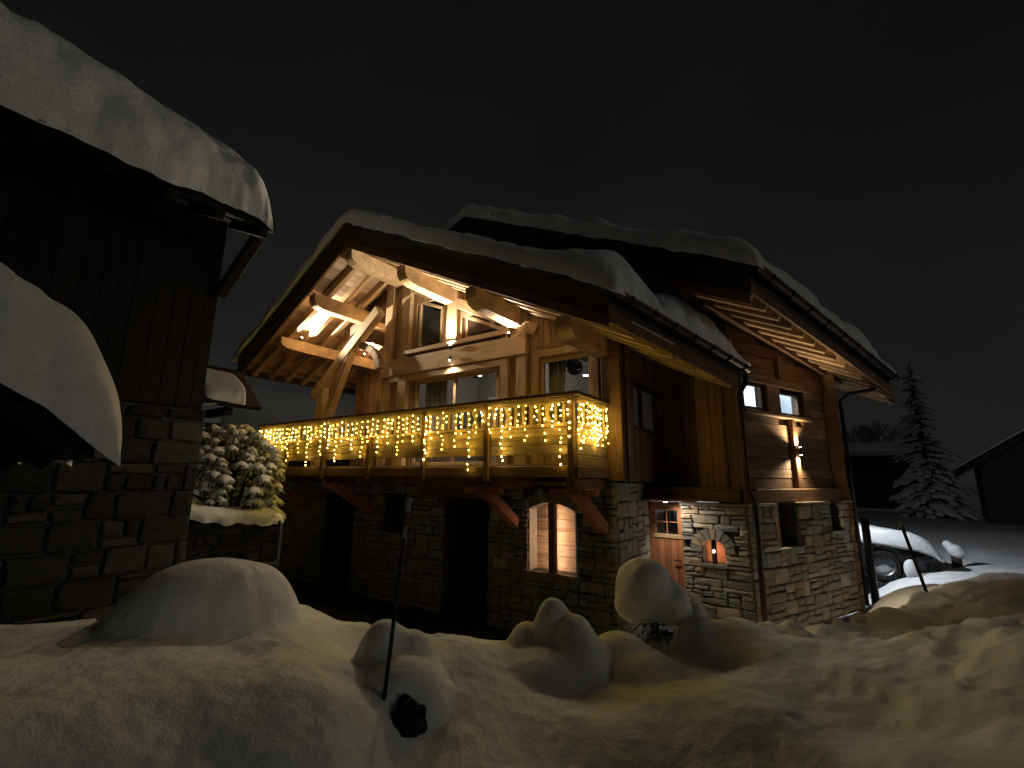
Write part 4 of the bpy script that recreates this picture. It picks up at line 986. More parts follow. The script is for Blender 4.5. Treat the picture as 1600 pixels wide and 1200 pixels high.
# gutters and downpipes
def gutter(parent, p, q_, rad, nb, name='gutter'):
    g_ = empty(name, p, parent); p, q_ = Vector(p), Vector(q_); d_ = (q_ - p).normalized(); side = Vector((d_.y, -d_.x, 0)).normalized()
    V_ = []; F_ = []; m_ = 10
    for e in (p, q_):
        for rd in (rad, rad - 0.008):
            for k in range(m_ + 1):
                a = math.pi * k / m_; V_.append(tuple(e + side * (math.cos(a) * rd) - Vector((0, 0, math.sin(a) * rd))))
    s = m_ + 1
    for k in range(m_):
        F_ += [[k, k + 1, 2 * s + k + 1, 2 * s + k], [s + k + 1, s + k, 3 * s + k, 3 * s + k + 1], [k + 1, k, s + k, s + k + 1], [2 * s + k, 2 * s + k + 1, 3 * s + k + 1, 3 * s + k]]
    F_ += [[0, 2 * s, 3 * s, s], [m_, s + m_, 3 * s + m_, 2 * s + m_]]
    mesh_obj('channel', V_, F_, COPPER, g_, smooth=False)
    mesh_obj('end_cap', V_[:s], [list(range(s))], COPPER, g_)
    for k in range(nb):
        c = p + (q_ - p) * ((k + .6) / nb)
        pts = [tuple(c + side * (math.cos(a) * (rad + .012)) - Vector((0, 0, math.sin(a) * (rad + .012)))) for a in [math.pi * i / 8 for i in range(9)]]
        pts = [tuple(c - side * (rad + 0.0) + Vector((0, 0, 0.10)))] * 0 + pts + [tuple(c - side * (rad + 0.012) + Vector((0, 0, 0.06)))]
        tube('bracket', pts, 0.011, BLACKM, g_, n=6)
    return g_
off = Vector((0.09, -0.03, 0))
gutter(chalet, Vector((RT[0], RT[1] + 0.02, z1top(RT[0]) - 0.09)) + off, Vector((RB[0], RB[1], z1top(RB[0]) - 0.13)) + off, 0.085, 7)
gutter(chalet, Vector((R2T[0], R2T[1] + 0.02, z2top(R2T[0]) - 0.09)) + off, Vector((R2B[0], R2B[1], z2top(R2B[0]) - 0.13)) + off, 0.085, 9)
zg = z1top(RB[0]) - 0.22
tube('downpipe', [(RB[0] + .06, RB[1] - .1, zg), (RB[0] + .05, RB[1] - .06, zg - 0.15), (-1.22, 8.60, zg - 0.35), (-1.22, 8.58, 1.0), (-1.22, 8.58, -0.10), (-1.19, 8.54, -0.24), (-1.13, 8.47, -0.38), (-1.13, 8.46, -0.55), (-1.13, 8.46, -1.5), (-1.13, 8.46, -2.4)], 0.045, COPPER, chalet, n=10)
pe = C0 + W_ * (SL - 0.10) + Ns * 0.06
tube('downpipe', [(R2B[0] - .05, R2B[1] - .15, z2top(R2B[0]) - .2), (R2B[0] - .12, R2B[1] - .2, z2top(R2B[0]) - .34), (pe.x + .16, pe.y + .08, z2top(R2B[0]) - .48), (pe.x, pe.y, z2top(R2B[0]) - .62), (pe.x, pe.y, -2.4)], 0.036, COPPER, chalet, n=10)
tube('drain_pipe', [(pe.x + 0.14, pe.y + 0.12, -0.75), (pe.x + 0.14, pe.y + 0.12, -2.5)], 0.07, BLACKM, chalet, n=10)

# ---- living room behind the front glass
lr = empty('living_room', (-6, 9.5, 0.2), chalet)
mb_ = MB()
mb_.box((-8.6, 10.6, 0.15), (-2.9, 10.66, 4.3)); mb_.build('back_wall', PLASTER, lr)
mb_ = MB(); mb_.box((-8.66, 7.4, 0.15), (-8.6, 10.6, 4.6)); mb_.build('partition', PLASTER, lr)
mb_ = MB(); mb_.box((-8.6, 7.34, 0.12), (-2.9, 10.6, 0.16)); mb_.build('room_floor', FLOORM, lr)
mb_ = MB(); mb_.box((-7.9, 10.2, 0.16), (-6.9, 10.58, 2.2)); mb_.build('cupboard', WHITEW, lr)
for k in range(7): beam('ceiling_beam', (-8.5 + 0.9 * k, 7.5, 3.0), (-8.5 + 0.9 * k, 10.5, 3.0), 0.16, 0.2, WOOD_B, lr)
mb_ = MB(); mb_.box((-6.2, 7.4, 3.12), (-2.9, 10.6, 3.2)); mb_.build('ceiling', WOOD_O, lr)
def thing(name, loc, label, cat, group=None): return tag(empty(name, loc), label, cat, group)
def curtain(x0, x1, y, z0, z1, label, lean=0.0):
    n = 24; V_ = []; F_ = []
    for j, z in enumerate((z0, (z0 + z1) / 2, z1)):
        for i in range(n + 1):
            t = i / n; sq = 1 - 0.35 * (1 - j / 2) * lean
            V_.append((x0 + (x1 - x0) * t * sq, y + 0.035 * math.sin(t * 26 + j), z))
    for j in range(2):
        for i in range(n): F_.append([j * (n + 1) + i, j * (n + 1) + i + 1, (j + 1) * (n + 1) + i + 1, (j + 1) * (n + 1) + i])
    o = mesh_obj('curtain', V_, F_, CURTAIN, smooth=True)
    s = o.modifiers.new('thickness', 'SOLIDIFY'); s.thickness = 0.006
    tag(o, label, 'curtain')
curtain(-7.62, -6.95, 7.46, 0.2, 2.12, 'pale curtain hanging inside the wide balcony window')
curtain(-4.34, -3.95, 7.46, 0.4, 2.2, 'gathered cream curtain inside the small window by the corner post', 1.0)
globe_m = plain('smoked_globe_glass', (0.02, 0.02, 0.022), 0.08, 0.0, spec=0.9, bump=0.0)
for (x, z, r_, lab) in ((-5.75, 2.28, 0.16, 'dark glass globe pendant behind the wide balcony window'), (-4.1, 2.18, 0.17, 'dark glass globe pendant behind the small window by the corner post')):
    pd_ = thing('pendant_lamp', (x, 8.1, z), lab, 'pendant lamp')
    P, T = ico(3); mesh_obj('globe', (P * r_ + np.array([x, 8.1, z])).tolist(), T, globe_m, pd_, smooth=True)
    tube('cord', [(x, 8.1, z + r_), (x, 8.1, 2.9)], 0.006, BLACKM, pd_, n=6)
for (x, y, z, lab) in ((-7.25, 9.0, 2.55, 'round white ceiling spot seen through the wide window, above the curtain side'), (-6.7, 8.9, 2.55, 'round white ceiling spot seen through the wide window, nearer the mullion')):
    c_ = thing('ceiling_spot', (x, y, z), lab, 'ceiling spot'); P, T = ico(2); mesh_obj('lens', (P * np.array([.05, .05, .03]) + np.array([x, y, z])).tolist(), T, LEDW, c_, smooth=True)
    tube('housing', [(x, y, z + 0.02), (x, y, z + 0.35)], 0.05, WHITEW, c_, n=12)
lb = thing('light_bar', (-4.0, 8.3, 2.0), 'thin white light bar hanging inside the small corner window', 'light bar')
beam('tube', (-3.86, 8.0, 1.96), (-3.30, 8.6, 1.96), 0.03, 0.03, LEDW, lb); beam('housing', (-3.88, 7.98, 1.99), (-3.28, 8.62, 1.99), 0.05, 0.03, WHITEW, lb)
for p in ((-3.8, 8.06), (-3.36, 8.54)): tube('cord', [(p[0], p[1], 2.0), (p[0], p[1], 3.0)], 0.004, BLACKM, lb, n=5)
lamp('room_glow', 'POINT', (-6.6, 9.3, 2.4), 24, (1.0, 0.9, 0.75), lr, radius=0.1)

#=================================================================== LIGHT FITTINGS
def spotlight(loc, aim, energy, label, spread=110, size=0.026):
    s = thing('spotlight', loc, label, 'spotlight', 'small spotlights of the gable')
    a = Vector(aim).normalized(); p = Vector(loc)
    tube('housing', [p - a * 0.10, p - a * 0.01], size, BLACKM, s, n=12)
    tube('lens', [p - a * 0.012, p - a * 0.002], size * 0.85, SPOT_GLOW, s, n=12)
    lamp('spotlight_lamp', 'SPOT', p + a * 0.01, energy, (1.0, 0.85, 0.63), s, target=p + a, radius=0.04, spot=spread, blend=0.7)
zc = und2(-11.25) - 0.04
spotlight((-11.12, 6.38, zc + 0.08), (0.85, 0.10, 0.46), 1700, 'spotlight on the lowest purlin near the gable edge, washing the soffit boards', 122)
spotlight((-11.12, 8.35, zc + 0.08), (0.85, -0.10, 0.46), 1700, 'spotlight on the lowest purlin deep in the porch, behind the post', 122)
spotlight((-6.45, YF - 0.22, 2.74), (0.0, -0.25, 1.0), 560, 'up facing spotlight on the cross beam above the wide window', 140)
spotlight((-6.45, YF - 0.22, 2.40), (0.0, -0.35, -1.0), 170, 'down facing spotlight under the cross beam above the wide window', 140)
spotlight((-4.95, YF - 0.2, und2(-4.95) - 0.55), (0.3, -0.5, 1.0), 380, 'spotlight beside the purlin over the small corner window', 140)
# up/down wall light on the side wall post
sp_ = CW + Ns * 0.145 + W_ * 1.90
wl = thing('wall_light', (sp_.x, sp_.y, 0.53), 'slim up and down wall light on the post of the side wall', 'wall light')
tube('body', [(sp_.x, sp_.y, 0.46), (sp_.x, sp_.y, 0.60)], 0.026, BLACKM, wl, n=12)
for s, z in ((1, 0.603), (-1, 0.457)):
    tube('lens', [(sp_.x, sp_.y, z - 0.003), (sp_.x, sp_.y, z + 0.003)], 0.02, SPOT_GLOW, wl, n=12)
    tgt = Vector((sp_.x, sp_.y, z)) + Vector((0, 0, s)) - Ns * 0.10 - W_ * 0.15
    lamp('wall_light_lamp', 'SPOT', (sp_.x, sp_.y, z + s * 0.01), 190, (1.0, 0.80, 0.50), wl, target=tgt, radius=0.025, spot=130, blend=0.8)
dl = thing('door_downlight', (-2.5, YR - 0.34, -0.40), 'small recessed downlight in the beam over the entrance door', 'downlight')
tube('trim', [(-2.5, YR - 0.34, -0.383), (-2.5, YR - 0.34, -0.397)], 0.045, BLACKM, dl, n=14)
tube('lens', [(-2.5, YR - 0.34, -0.398), (-2.5, YR - 0.34, -0.402)], 0.035, SPOT_GLOW, dl, n=14)
lamp('downlight_lamp', 'SPOT', (-2.5, YR - 0.34, -0.41), 58, (1.0, 0.87, 0.70), dl, target=(-1.95, YR + 0.15, -1.6), radius=0.03, spot=125, blend=0.6)
rl = thing('yard_light', (-0.55, 12.4, 0.4), 'cool white floodlight at the back corner of the chalet, lighting the car', 'floodlight')
beam('housing', (-0.62, 12.2, 0.4), (-0.42, 12.2, 0.4), 0.08, 0.14, BLACKM, rl); beam('lens', (-0.61, 12.25, 0.4), (-0.43, 12.25, 0.4), 0.01, 0.11, LEDW, rl)
lamp('yard_lamp', 'SPOT', (-0.5, 12.28, 0.4), 420, (0.86, 0.93, 1.0), rl, target=(1.1, 13.3, -1.7), radius=0.06, spot=150, blend=0.5)

# ---- icicle fairy lights on the balcony
fl = thing('icicle_lights', (-7.4, 5.9, 1.2), 'warm icicle fairy lights hanging in uneven strands along the balcony railing', 'fairy lights')
P1_, T1_ = ico(1)
def strand(x, y, z, n, step, r):
    pts = [(x, y, z)]; bl = MB(); step = step * r.uniform(0.85, 1.2); z = z - r.uniform(0, 0.06)
    for k in range(n):
        zz = z - step * (k + 0.7) + r.uniform(-0.022, 0.022); xx = x + r.uniform(-0.022, 0.022); yy = y + r.uniform(-0.022, 0.012)
        pts.append((xx, yy, zz)); rad = 0.0085 + 0.003 * r.random()
        bl.add(P1_ * np.array([rad, rad, rad * 1.2]) + np.array([xx, yy, zz]), T1_)
    s = tube('strand', pts, 0.0022, WIRE, fl, n=4)
    bl.build('bulbs', r.choice([BULB, BULB, BULB_DIM, BULB_HOT]), s)['kind'] = 'stuff'
rs = random.Random(77); x = BX0 + 0.05; i = 0
pat = [4, 6, 3, 9, 5, 4, 8, 3, 6, 4, 9, 5]
while x < BX1 - 0.02:
    n_ = max(2, pat[i % len(pat)] + rs.choice([-1, 0, 0, 1]))
    strand(x, BY - 0.10, 1.15, n_, 0.088, rs); x += rs.uniform(0.11, 0.19); i += 1
y = BY - 0.02
while y < YF - 0.2:
    strand(BX1 + 0.10 + rs.uniform(-.02, .02), y, 1.15, rs.choice([4, 7, 8, 9, 6, 5, 8]), 0.088, rs); y += rs.uniform(0.05, 0.12)
tube('main_wire', [(BX0, BY - 0.10, 1.16), (BX1 + 0.09, BY - 0.10, 1.16), (BX1 + 0.10, BY - 0.02, 1.16), (BX1 + 0.10, YF - 0.2, 1.16)], 0.004, WIRE, fl, n=5)

#=================================================================== ROOF SNOW
def roof_snow(name, L, ztop, v_front, v_back, thick, label, humps=(), over=0.07, drop=0.10, seed=0, rr_=0.30, nu=170, nv=70, side=(1, 0), front=(0, -1), lump=1.0):
    """L: function u in [-1,1], v in [0,1] -> plan x,y.  Rounded edges front and at both eaves."""
    u = np.sin(np.linspace(-1, 1, nu) * math.pi / 2); v = np.linspace(0, 1, nv) ** 2.0
    U_, V_ = np.meshgrid(u, v)
    x, y = L(U_, V_)
    # distances to the edges (metres)
    xl, yl = L(np.full_like(U_, -1), V_); xr, yr = L(np.full_like(U_, 1), V_); xf, yf_ = L(U_, np.zeros_like(V_))
    dr = np.hypot(xr - x, yr - y) ; dl_ = np.hypot(xl - x, yl - y); df = np.hypot(xf - x, yf_ - y)
    zp = np.array([[ztop(a) for a in row] for row in x]) if ztop.__code__.co_argcount == 1 else ztop(x, y)
    T = thick * (1 + 0.26 * lump * fbm(x * 1.3 + seed, y * 1.3, 0, 3) + 0.12 * lump * fbm(x * 4.5 + seed, y * 4.5, 0, 3))
    for (hx, hy, hr, hh) in humps: T = T + hh * np.exp(-(((x - hx) ** 2 + (y - hy) ** 2) / hr ** 2))
    T = T + thick * 0.30 * lump * fbm(x * 2.4 + 3 * seed, y * 2.4, 2.0, 2) * np.exp(-(np.minimum(dr, dl_) / 0.7) ** 2)
    T = np.maximum(T, 0.06)
    def prof(e, r):
        t = np.clip(e / r, 0, 1); return (1 - (1 - t) ** 2.6) ** 0.42
    re = rr_ * (1 + 0.35 * fbm(x * 1.7, y * 1.7, seed, 2))
    f = prof(df, rr_ * 0.7) * np.minimum(prof(dr, re), prof(dl_, re))
    z = zp + 0.02 + T * f
    # overhang: push the edge outwards, sag at the eaves
    e_r = np.exp(-(dr / 0.25) ** 2); e_l = np.exp(-(dl_ / 0.25) ** 2); e_f = np.exp(-(df / 0.18) ** 2)
    wob = fbm(x * 2.3 + 4, y * 2.3, seed, 3); wob2 = fbm(x * 6.0 + 4, y * 6.0, seed, 2)
    o1 = (over + 0.10 * wob + 0.05 * wob2) * (e_r - e_l); o2 = (0.04 + over * 0.55 + 0.05 * wob + 0.03 * wob2) * e_f
    x2 = x + side[0] * o1 + front[0] * o2; y2 = y + side[1] * o1 + front[1] * o2
    z = z - drop * (1 + 0.8 * wob) * (e_r + e_l) - 0.07 * e_f * (1 + 0.6 * wob2)
    top = np.stack([x2, y2, z], -1).reshape(-1, 3)
    zb = zp + 0.006
    zb = np.minimum(zb, z - 0.004)
    bot = np.stack([x2, y2, zb], -1).reshape(-1, 3)
    Vv = np.concatenate([top, bot]); n_ = nu * nv; F_ = []
    for i in range(nv - 1):
        for j in range(nu - 1):
            a = i * nu + j; F_.append([a, a + 1, a + nu + 1, a + nu]); F_.append([n_ + a + nu, n_ + a + nu + 1, n_ + a + 1, n_ + a])
    for j in range(nu - 1): F_.append([j + 1, j, n_ + j, n_ + j + 1]); q0 = (nv - 1) * nu + j; F_.append([q0, q0 + 1, n_ + q0 + 1, n_ + q0])
    for i in range(nv - 1): a = i * nu; F_.append([a, a + nu, n_ + a + nu, n_ + a]); a = i * nu + nu - 1; F_.append([a + nu, a, n_ + a, n_ + a + nu])
    o = mesh_obj(name, Vv.tolist(), F_, SNOW_R, smooth=True)
    bm = bmesh.new(); bm.from_mesh(o.data); bmesh.ops.recalc_face_normals(bm, faces=bm.faces); bm.to_mesh(o.data); bm.free()
    return tag(o, label, 'snow', kind='stuff')
def L1(u, v):
    up = np.maximum(u, 0); un = np.maximum(-u, 0)
    fx = RX + up * (RT[0] - RX) + un * (LT[0] - RX); fy = 5.5 + un * 0.25
    bx = RX + up * (RB[0] - RX) + un * (LB[0] - RX); by = 10.2 - up * (10.2 - RB[1])
    return fx + (bx - fx) * v, fy + (by - fy) * v
roof_snow('roof_snow', L1, z1top, 0, 1, 0.37, 'thick snow lying on the front roof above the lit gable',
          humps=[(-2.35, 5.95, 0.45, 0.26), (-2.05, 6.5, 0.20, -0.22), (-1.75, 7.1, 0.42, 0.16), (-1.5, 7.8, 0.4, 0.12), (-1.2, 8.75, 0.3, -0.25), (-2.9, 5.5, 0.3, 0.06)], seed=3, over=0.13)
def L2(u, v):
    up = np.maximum(u, 0); un = np.maximum(-u, 0)
    fx = R2X + up * (R2T[0] - R2X) + un * (-2.0); fy = R2T[1] + 0 * u
    bx = R2X + up * (R2B[0] - R2X) + un * (-2.0); by = 12.75 + 0 * u
    return fx + (bx - fx) * v, fy + (by - fy) * v
roof_snow('roof_snow', L2, z2top, 0, 1, 0.37, 'thick snow on the higher rear roof, hanging over its side gutter',
          humps=[(-0.9, 7.4, 0.25, 0.06), (-0.75, 7.75, 0.16, -0.26), (-0.35, 8.8, 0.7, 0.14), (0.6, 11.4, 0.8, 0.14), (-3.2, 7.4, 0.25, 0.10), (-1.6, 7.4, 0.35, 0.07), (1.15, 12.6, 0.3, -0.2)], seed=9, over=0.13)

#=================================================================== BARN on the left
barn = thing('barn', (-8.5, 1.5, -2.2), 'dark old barn with a rough stone base beside the road', 'barn')
BXW, BYC = -7.5, 2.95
bs = empty('stone_base', (BXW, 1, -2), barn)
wall_sheet('wall_core', (BXW - 0.03, 0, 0), (0, 1, 0), (-5.0, BYC), -2.3, lambda u: 0.92, [], 0.5, MORTAR, bs)
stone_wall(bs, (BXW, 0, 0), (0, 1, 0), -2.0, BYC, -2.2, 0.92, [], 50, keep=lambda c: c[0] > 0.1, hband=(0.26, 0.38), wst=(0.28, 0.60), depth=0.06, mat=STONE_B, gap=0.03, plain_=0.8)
wall_sheet('wall_core', (BXW, BYC - 0.03, 0), (-1, 0, 0), (0.0, 5.0), -2.3, lambda u: 0.92, [], 0.5, MORTAR, bs)
bw = empty('timber_wall', (BXW, 1, 1), barn)
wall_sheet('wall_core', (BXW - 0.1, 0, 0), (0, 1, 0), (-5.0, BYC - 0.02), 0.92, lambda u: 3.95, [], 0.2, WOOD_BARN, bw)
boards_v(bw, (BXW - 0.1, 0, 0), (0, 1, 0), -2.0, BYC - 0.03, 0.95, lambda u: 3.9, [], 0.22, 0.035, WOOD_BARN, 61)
wall_sheet('end_wall', (BXW - 0.1, BYC - 0.08, 0), (-1, 0, 0), (0.0, 5.0), 0.92, lambda u: 3.95 + 0.45 * min(u, 5 - u), [], 0.2, WOOD_BARN, bw)
br = empty('barn_roof', (-8.5, 1, 4), barn)
zbt = lambda x: 3.78 - 0.45 * (x + 6.6) if x > -10.0 else 3.78 - 0.45 * (-3.4) + 0.45 * (x + 10.0)
roof_slab('roofing', [(-6.6, -5.0), (-6.6, 3.18), (-10.0, 3.18), (-10.0, -5.0)], zbt, 0.0, 0.2, WOOD_BARN, br)
roof_slab('roofing', [(-10.0, -5.0), (-10.0, 3.18), (-13.4, 3.18), (-13.4, -5.0)], zbt, 0.0, 0.2, WOOD_BARN, br)
for k in range(9): beam('rafter', (-6.64, 3.05 - 0.6 * k, zbt(-6.64) - 0.26), (-7.7, 3.05 - 0.6 * k, zbt(-7.7) - 0.26), 0.12, 0.14, WOOD_BARN, br)
beam('bracket', (-6.72, 3.0, 3.45), (-7.48, 2.9, 2.70), 0.14, 0.14, WOOD_BARN, barn)
beam('bracket', (-6.72, 0.2, 3.45), (-7.48, 0.2, 2.70), 0.14, 0.14, WOOD_BARN, barn)
def LB_(u, v):
    up = np.maximum(u, 0); un = np.maximum(-u, 0)
    return -10.0 + up * 3.42 - un * 3.4 + 0 * v, 3.2 - 8.0 * v + 0 * u
roof_snow('roof_snow', LB_, zbt, 0, 1, 0.90, 'deep snow overhanging the eave of the dark barn', humps=[(-6.8, 0.1, 1.1, 0.30), (-6.8, 2.9, 0.5, 0.04)], lump=0.6, over=0.10, drop=0.16, seed=14, rr_=0.62, nu=150, nv=90)
# little pent roof at the barn corner
pt = empty('pent_roof', (-7.6, 3.3, 1.2), barn)
beam('roof_board', (-8.5, 3.35, 1.78), (-7.62, 3.35, 1.06), 0.9, 0.08, WOOD_BARN, pt); beam('support', (-7.70, 3.35, 0.98), (-8.5, 3.35, 0.98), 0.12, 0.12, WOOD_BARN, pt)
def LP(u, v):
    t = (u + 1) / 2
    return -8.30 + 0.66 * t + 0 * v, 3.02 + 0.5 * v + 0 * u
roof_snow('roof_snow', LP, lambda x: 1.83 - 0.82 * (x + 8.5), 0, 1, 0.17, 'small pad of snow on the pent roof at the barn corner', over=0.05, drop=0.06, seed=51, rr_=0.16, nu=60, nv=40)
# lean-to nearer the road
lt = thing('lean_to', (-5.4, 0.6, -1.6), 'black lean-to shed roof in the deep shade beside the barn', 'shed')
zl = lambda x, y: 0.24 + 0.70 * (0.98 - y) + 0.0 * x
V_ = []
for (x, y) in ((-7.45, -2.2), (-4.1, -2.2), (-4.1, 0.98), (-7.45, 0.98)): V_ += [(x, y, zl(x, y)), (x, y, zl(x, y) - 0.14)]
mesh_obj('roofing', V_, [[0, 2, 4, 6], [7, 5, 3, 1], [0, 1, 3, 2], [2, 3, 5, 4], [4, 5, 7, 6], [6, 7, 1, 0]], WOOD_BARN, lt)
for x in (-7.2, -6.0, -4.8): beam('rafter', (x, -2.1, zl(x, -2.1) - 0.22), (x, 0.9, zl(x, 0.9) - 0.22), 0.12, 0.14, WOOD_BARN, lt)
beam('plate', (-7.45, 0.35, zl(0, 0.35) - 0.36), (-4.3, 0.35, zl(0, 0.35) - 0.36), 0.14, 0.14, WOOD_BARN, lt)
beam('bracket', (-7.45, 0.35, -0.55), (-5.6, 0.35, zl(0, 0.35) - 0.42), 0.14, 0.14, WOOD_BARN, lt)
def LL(u, v):
    t = (u + 1) / 2
    return -4.1 - 3.3 * v + 0 * u, -2.2 + t * 3.2 + 0 * v
roof_snow('roof_snow', LL, zl, 0, 1, 0.62, 'heaped snow on the low lean-to roof nearest the road', humps=[(-4.2, 0.95, 0.16, -0.15), (-4.2, 0.2, 0.5, 0.08)], over=0.10, drop=0.12, seed=22, rr_=0.34, nu=150, nv=60, side=(0, 1), front=(1, 0))
#=================================================================== SNOW MOUNDS on the bank
def at(px, dist, z): x, y = hdir(px); return x * dist, y * dist, z
def axes(px):
    x, y = hdir(px); return Vector((y, -x, 0)), Vector((x, y, 0))     # right, away
# shrub under a mushroom of snow
x0, y0, _ = at(1014, 4.9, 0)
sh = thing('capped_shrub', (x0, y0, -1.7), 'bare shrub on a thin stem carrying a mushroom cap of snow by the door', 'shrub')
zt_ = zrow(1005, 872, 4.9); rgt, awy = axes(1014)
c_ = Vector((x0, y0, 0))
def sb(dx, dz, rx, rz): p = c_ + rgt * dx; return (p.x, p.y, zt_ - dz, rx, rx, rz)
blob_mesh('snow_cap', [sb(-0.10, 0.26, 0.27, 0.26), sb(-0.14, 0.42, 0.22, 0.18), sb(0.10, 0.36, 0.22, 0.20), sb(0.25, 0.47, 0.13, 0.12), sb(-0.02, 0.32, 0.26, 0.22)], SNOW, sh, voxel=0.022, seed=12, noise=0.055, nscale=5.0, smooth_it=5)
tube('stem', [(x0 + .0, y0, -1.85), (x0 + .01, y0 + .01, -1.4), (x0 - .01, y0, zt_ - 0.45)], [0.022, 0.018, 0.012], WOOD_D, sh)
LEAF = plain('dark_evergreen_leaf', (0.028, 0.036, 0.02), 0.6)
tw = MB(); r_ = random.Random(4)
for k in range(170):
    a = r_.uniform(0, 6.28); rd = r_.uniform(0.02, 0.24); zc_ = zt_ - 0.55 - r_.uniform(0, 0.22) + 0.3 * (0.17 - rd)
    p = c_ + Vector((math.cos(a) * rd, math.sin(a) * rd, zc_)); t_ = Vector((r_.uniform(-1, 1), r_.uniform(-1, 1), r_.uniform(-1, .4))).normalized() * 0.05; s_ = Vector((-t_.y, t_.x, 0.01)).normalized() * 0.014
    tw.add([p, p + t_ * .5 + s_, p + t_, p + t_ * .5 - s_], [[0, 1, 2, 3]])
tw.build('leaves', LEAF, sh)
# dark stone poking from the bank
def ground_hit(px, py):
    x, y = hdir(px); s0 = hslope(px, py); t = np.linspace(1.5, 14, 2500); zt = terrain(x * t, y * t); k = int(np.argmax(zt > s0 * t)); return x * t[k], y * t[k], float(zt[k])
x0, y0, zr_ = ground_hit(657, 1125); P, T = ico(3)
q = P * np.array([0.12, 0.10, 0.105]); q = q + P * (0.07 * fbm(P[:, 0] * 2.6, P[:, 1] * 2.6, P[:, 2] * 2.6, 4))[:, None]
rock = mesh_obj('rock', (q + np.array([x0, y0, zr_ + 0.01])).tolist(), T, plain('black_rock', (0.016, 0.015, 0.014), 0.8, bump=0.8, noise=0.5), smooth=False)
tag(rock, 'black jagged clump sticking out of the snow bank under the marker pole', 'rock')
# snow marker poles
RED = plain('marker_red', (0.16, 0.03, 0.018), 0.6); PWH = plain('marker_white', (0.26, 0.26, 0.24), 0.6); PBL = plain('marker_black', (0.014, 0.014, 0.014), 0.5)
def marker(px0, py0, d0, px1, py1, d1, rad, label, bands):
    a = Vector(at(px0, d0, zrow(px0, py0, d0))); b = Vector(at(px1, d1, zrow(px1, py1, d1))); m_ = thing('marker_pole', a, label, 'marker pole')
    a = a + (a - b) * 0.12
    for (t0, t1, mt, k) in bands: tube('pole_section', [a + (b - a) * t0, a + (b - a) * t1], rad * k, mt, m_, n=10)
marker(620, 1086, 3.35, 641, 778, 3.42, 0.014, 'slim dark snow marker pole with white and red tip on the front bank', ((0, 0.80, PBL, 1.0), (0.80, 0.86, PWH, 1.02), (0.86, 0.93, RED, 1.3), (0.93, 1.0, PWH, 1.45)))
marker(1424, 946, 8.4, 1396, 815, 8.4, 0.020, 'slim leaning marker pole in front of the snowed-in car', ((0, 0.95, PBL, 1.0), (0.95, 1.0, PWH, 1.1)))

#=================================================================== LEFT: garden wall, conifer, far roofs
gw = thing('garden_wall', (-8.6, 4.2, -2.2), 'dark retaining wall between the barn and the chalet', 'garden wall')
p0, p1 = Vector((-9.2, 3.15, 0)), Vector((-8.35, 4.75, 0)); gu = (p1 - p0).normalized()
wall_sheet('wall_core', p0, gu, (0, (p1 - p0).length), -2.4, lambda u: -0.80, [], 0.5, MORTAR, gw)
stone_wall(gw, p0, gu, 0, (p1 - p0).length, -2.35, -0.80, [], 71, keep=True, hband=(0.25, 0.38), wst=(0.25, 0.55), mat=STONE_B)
gn = Vector((gu.y, -gu.x, 0)); gl = (p1 - p0).length
def LW(u, v):
    t = (u + 1) / 2 * gl
    return p0.x + gu.x * t - gn.x * (1.1 * v - 0.03), p0.y + gu.y * t - gn.y * (1.1 * v - 0.03)
roof_snow('wall_snow', LW, lambda x, y: -0.80 + 0.22 * np.exp(-((x + 9.2) ** 2 + (y - 3.2) ** 2) / 0.35) + 0.0 * x, 0, 1, 0.17, 'snow cushion on the retaining wall under the frosted bush', over=0.05, drop=0.05, seed=61, rr_=0.14, nu=80, nv=40, side=(gu.x, gu.y), front=(gn.x, gn.y))
NEEDLE = plain('conifer_needles', (0.022, 0.032, 0.018), 0.7, noise=0.4); BARK = plain('bark', (0.05, 0.035, 0.025), 0.9, noise=0.4)
SNOW_T = snowm('tree_snow', (0.72, 0.73, 0.76), 25.0)
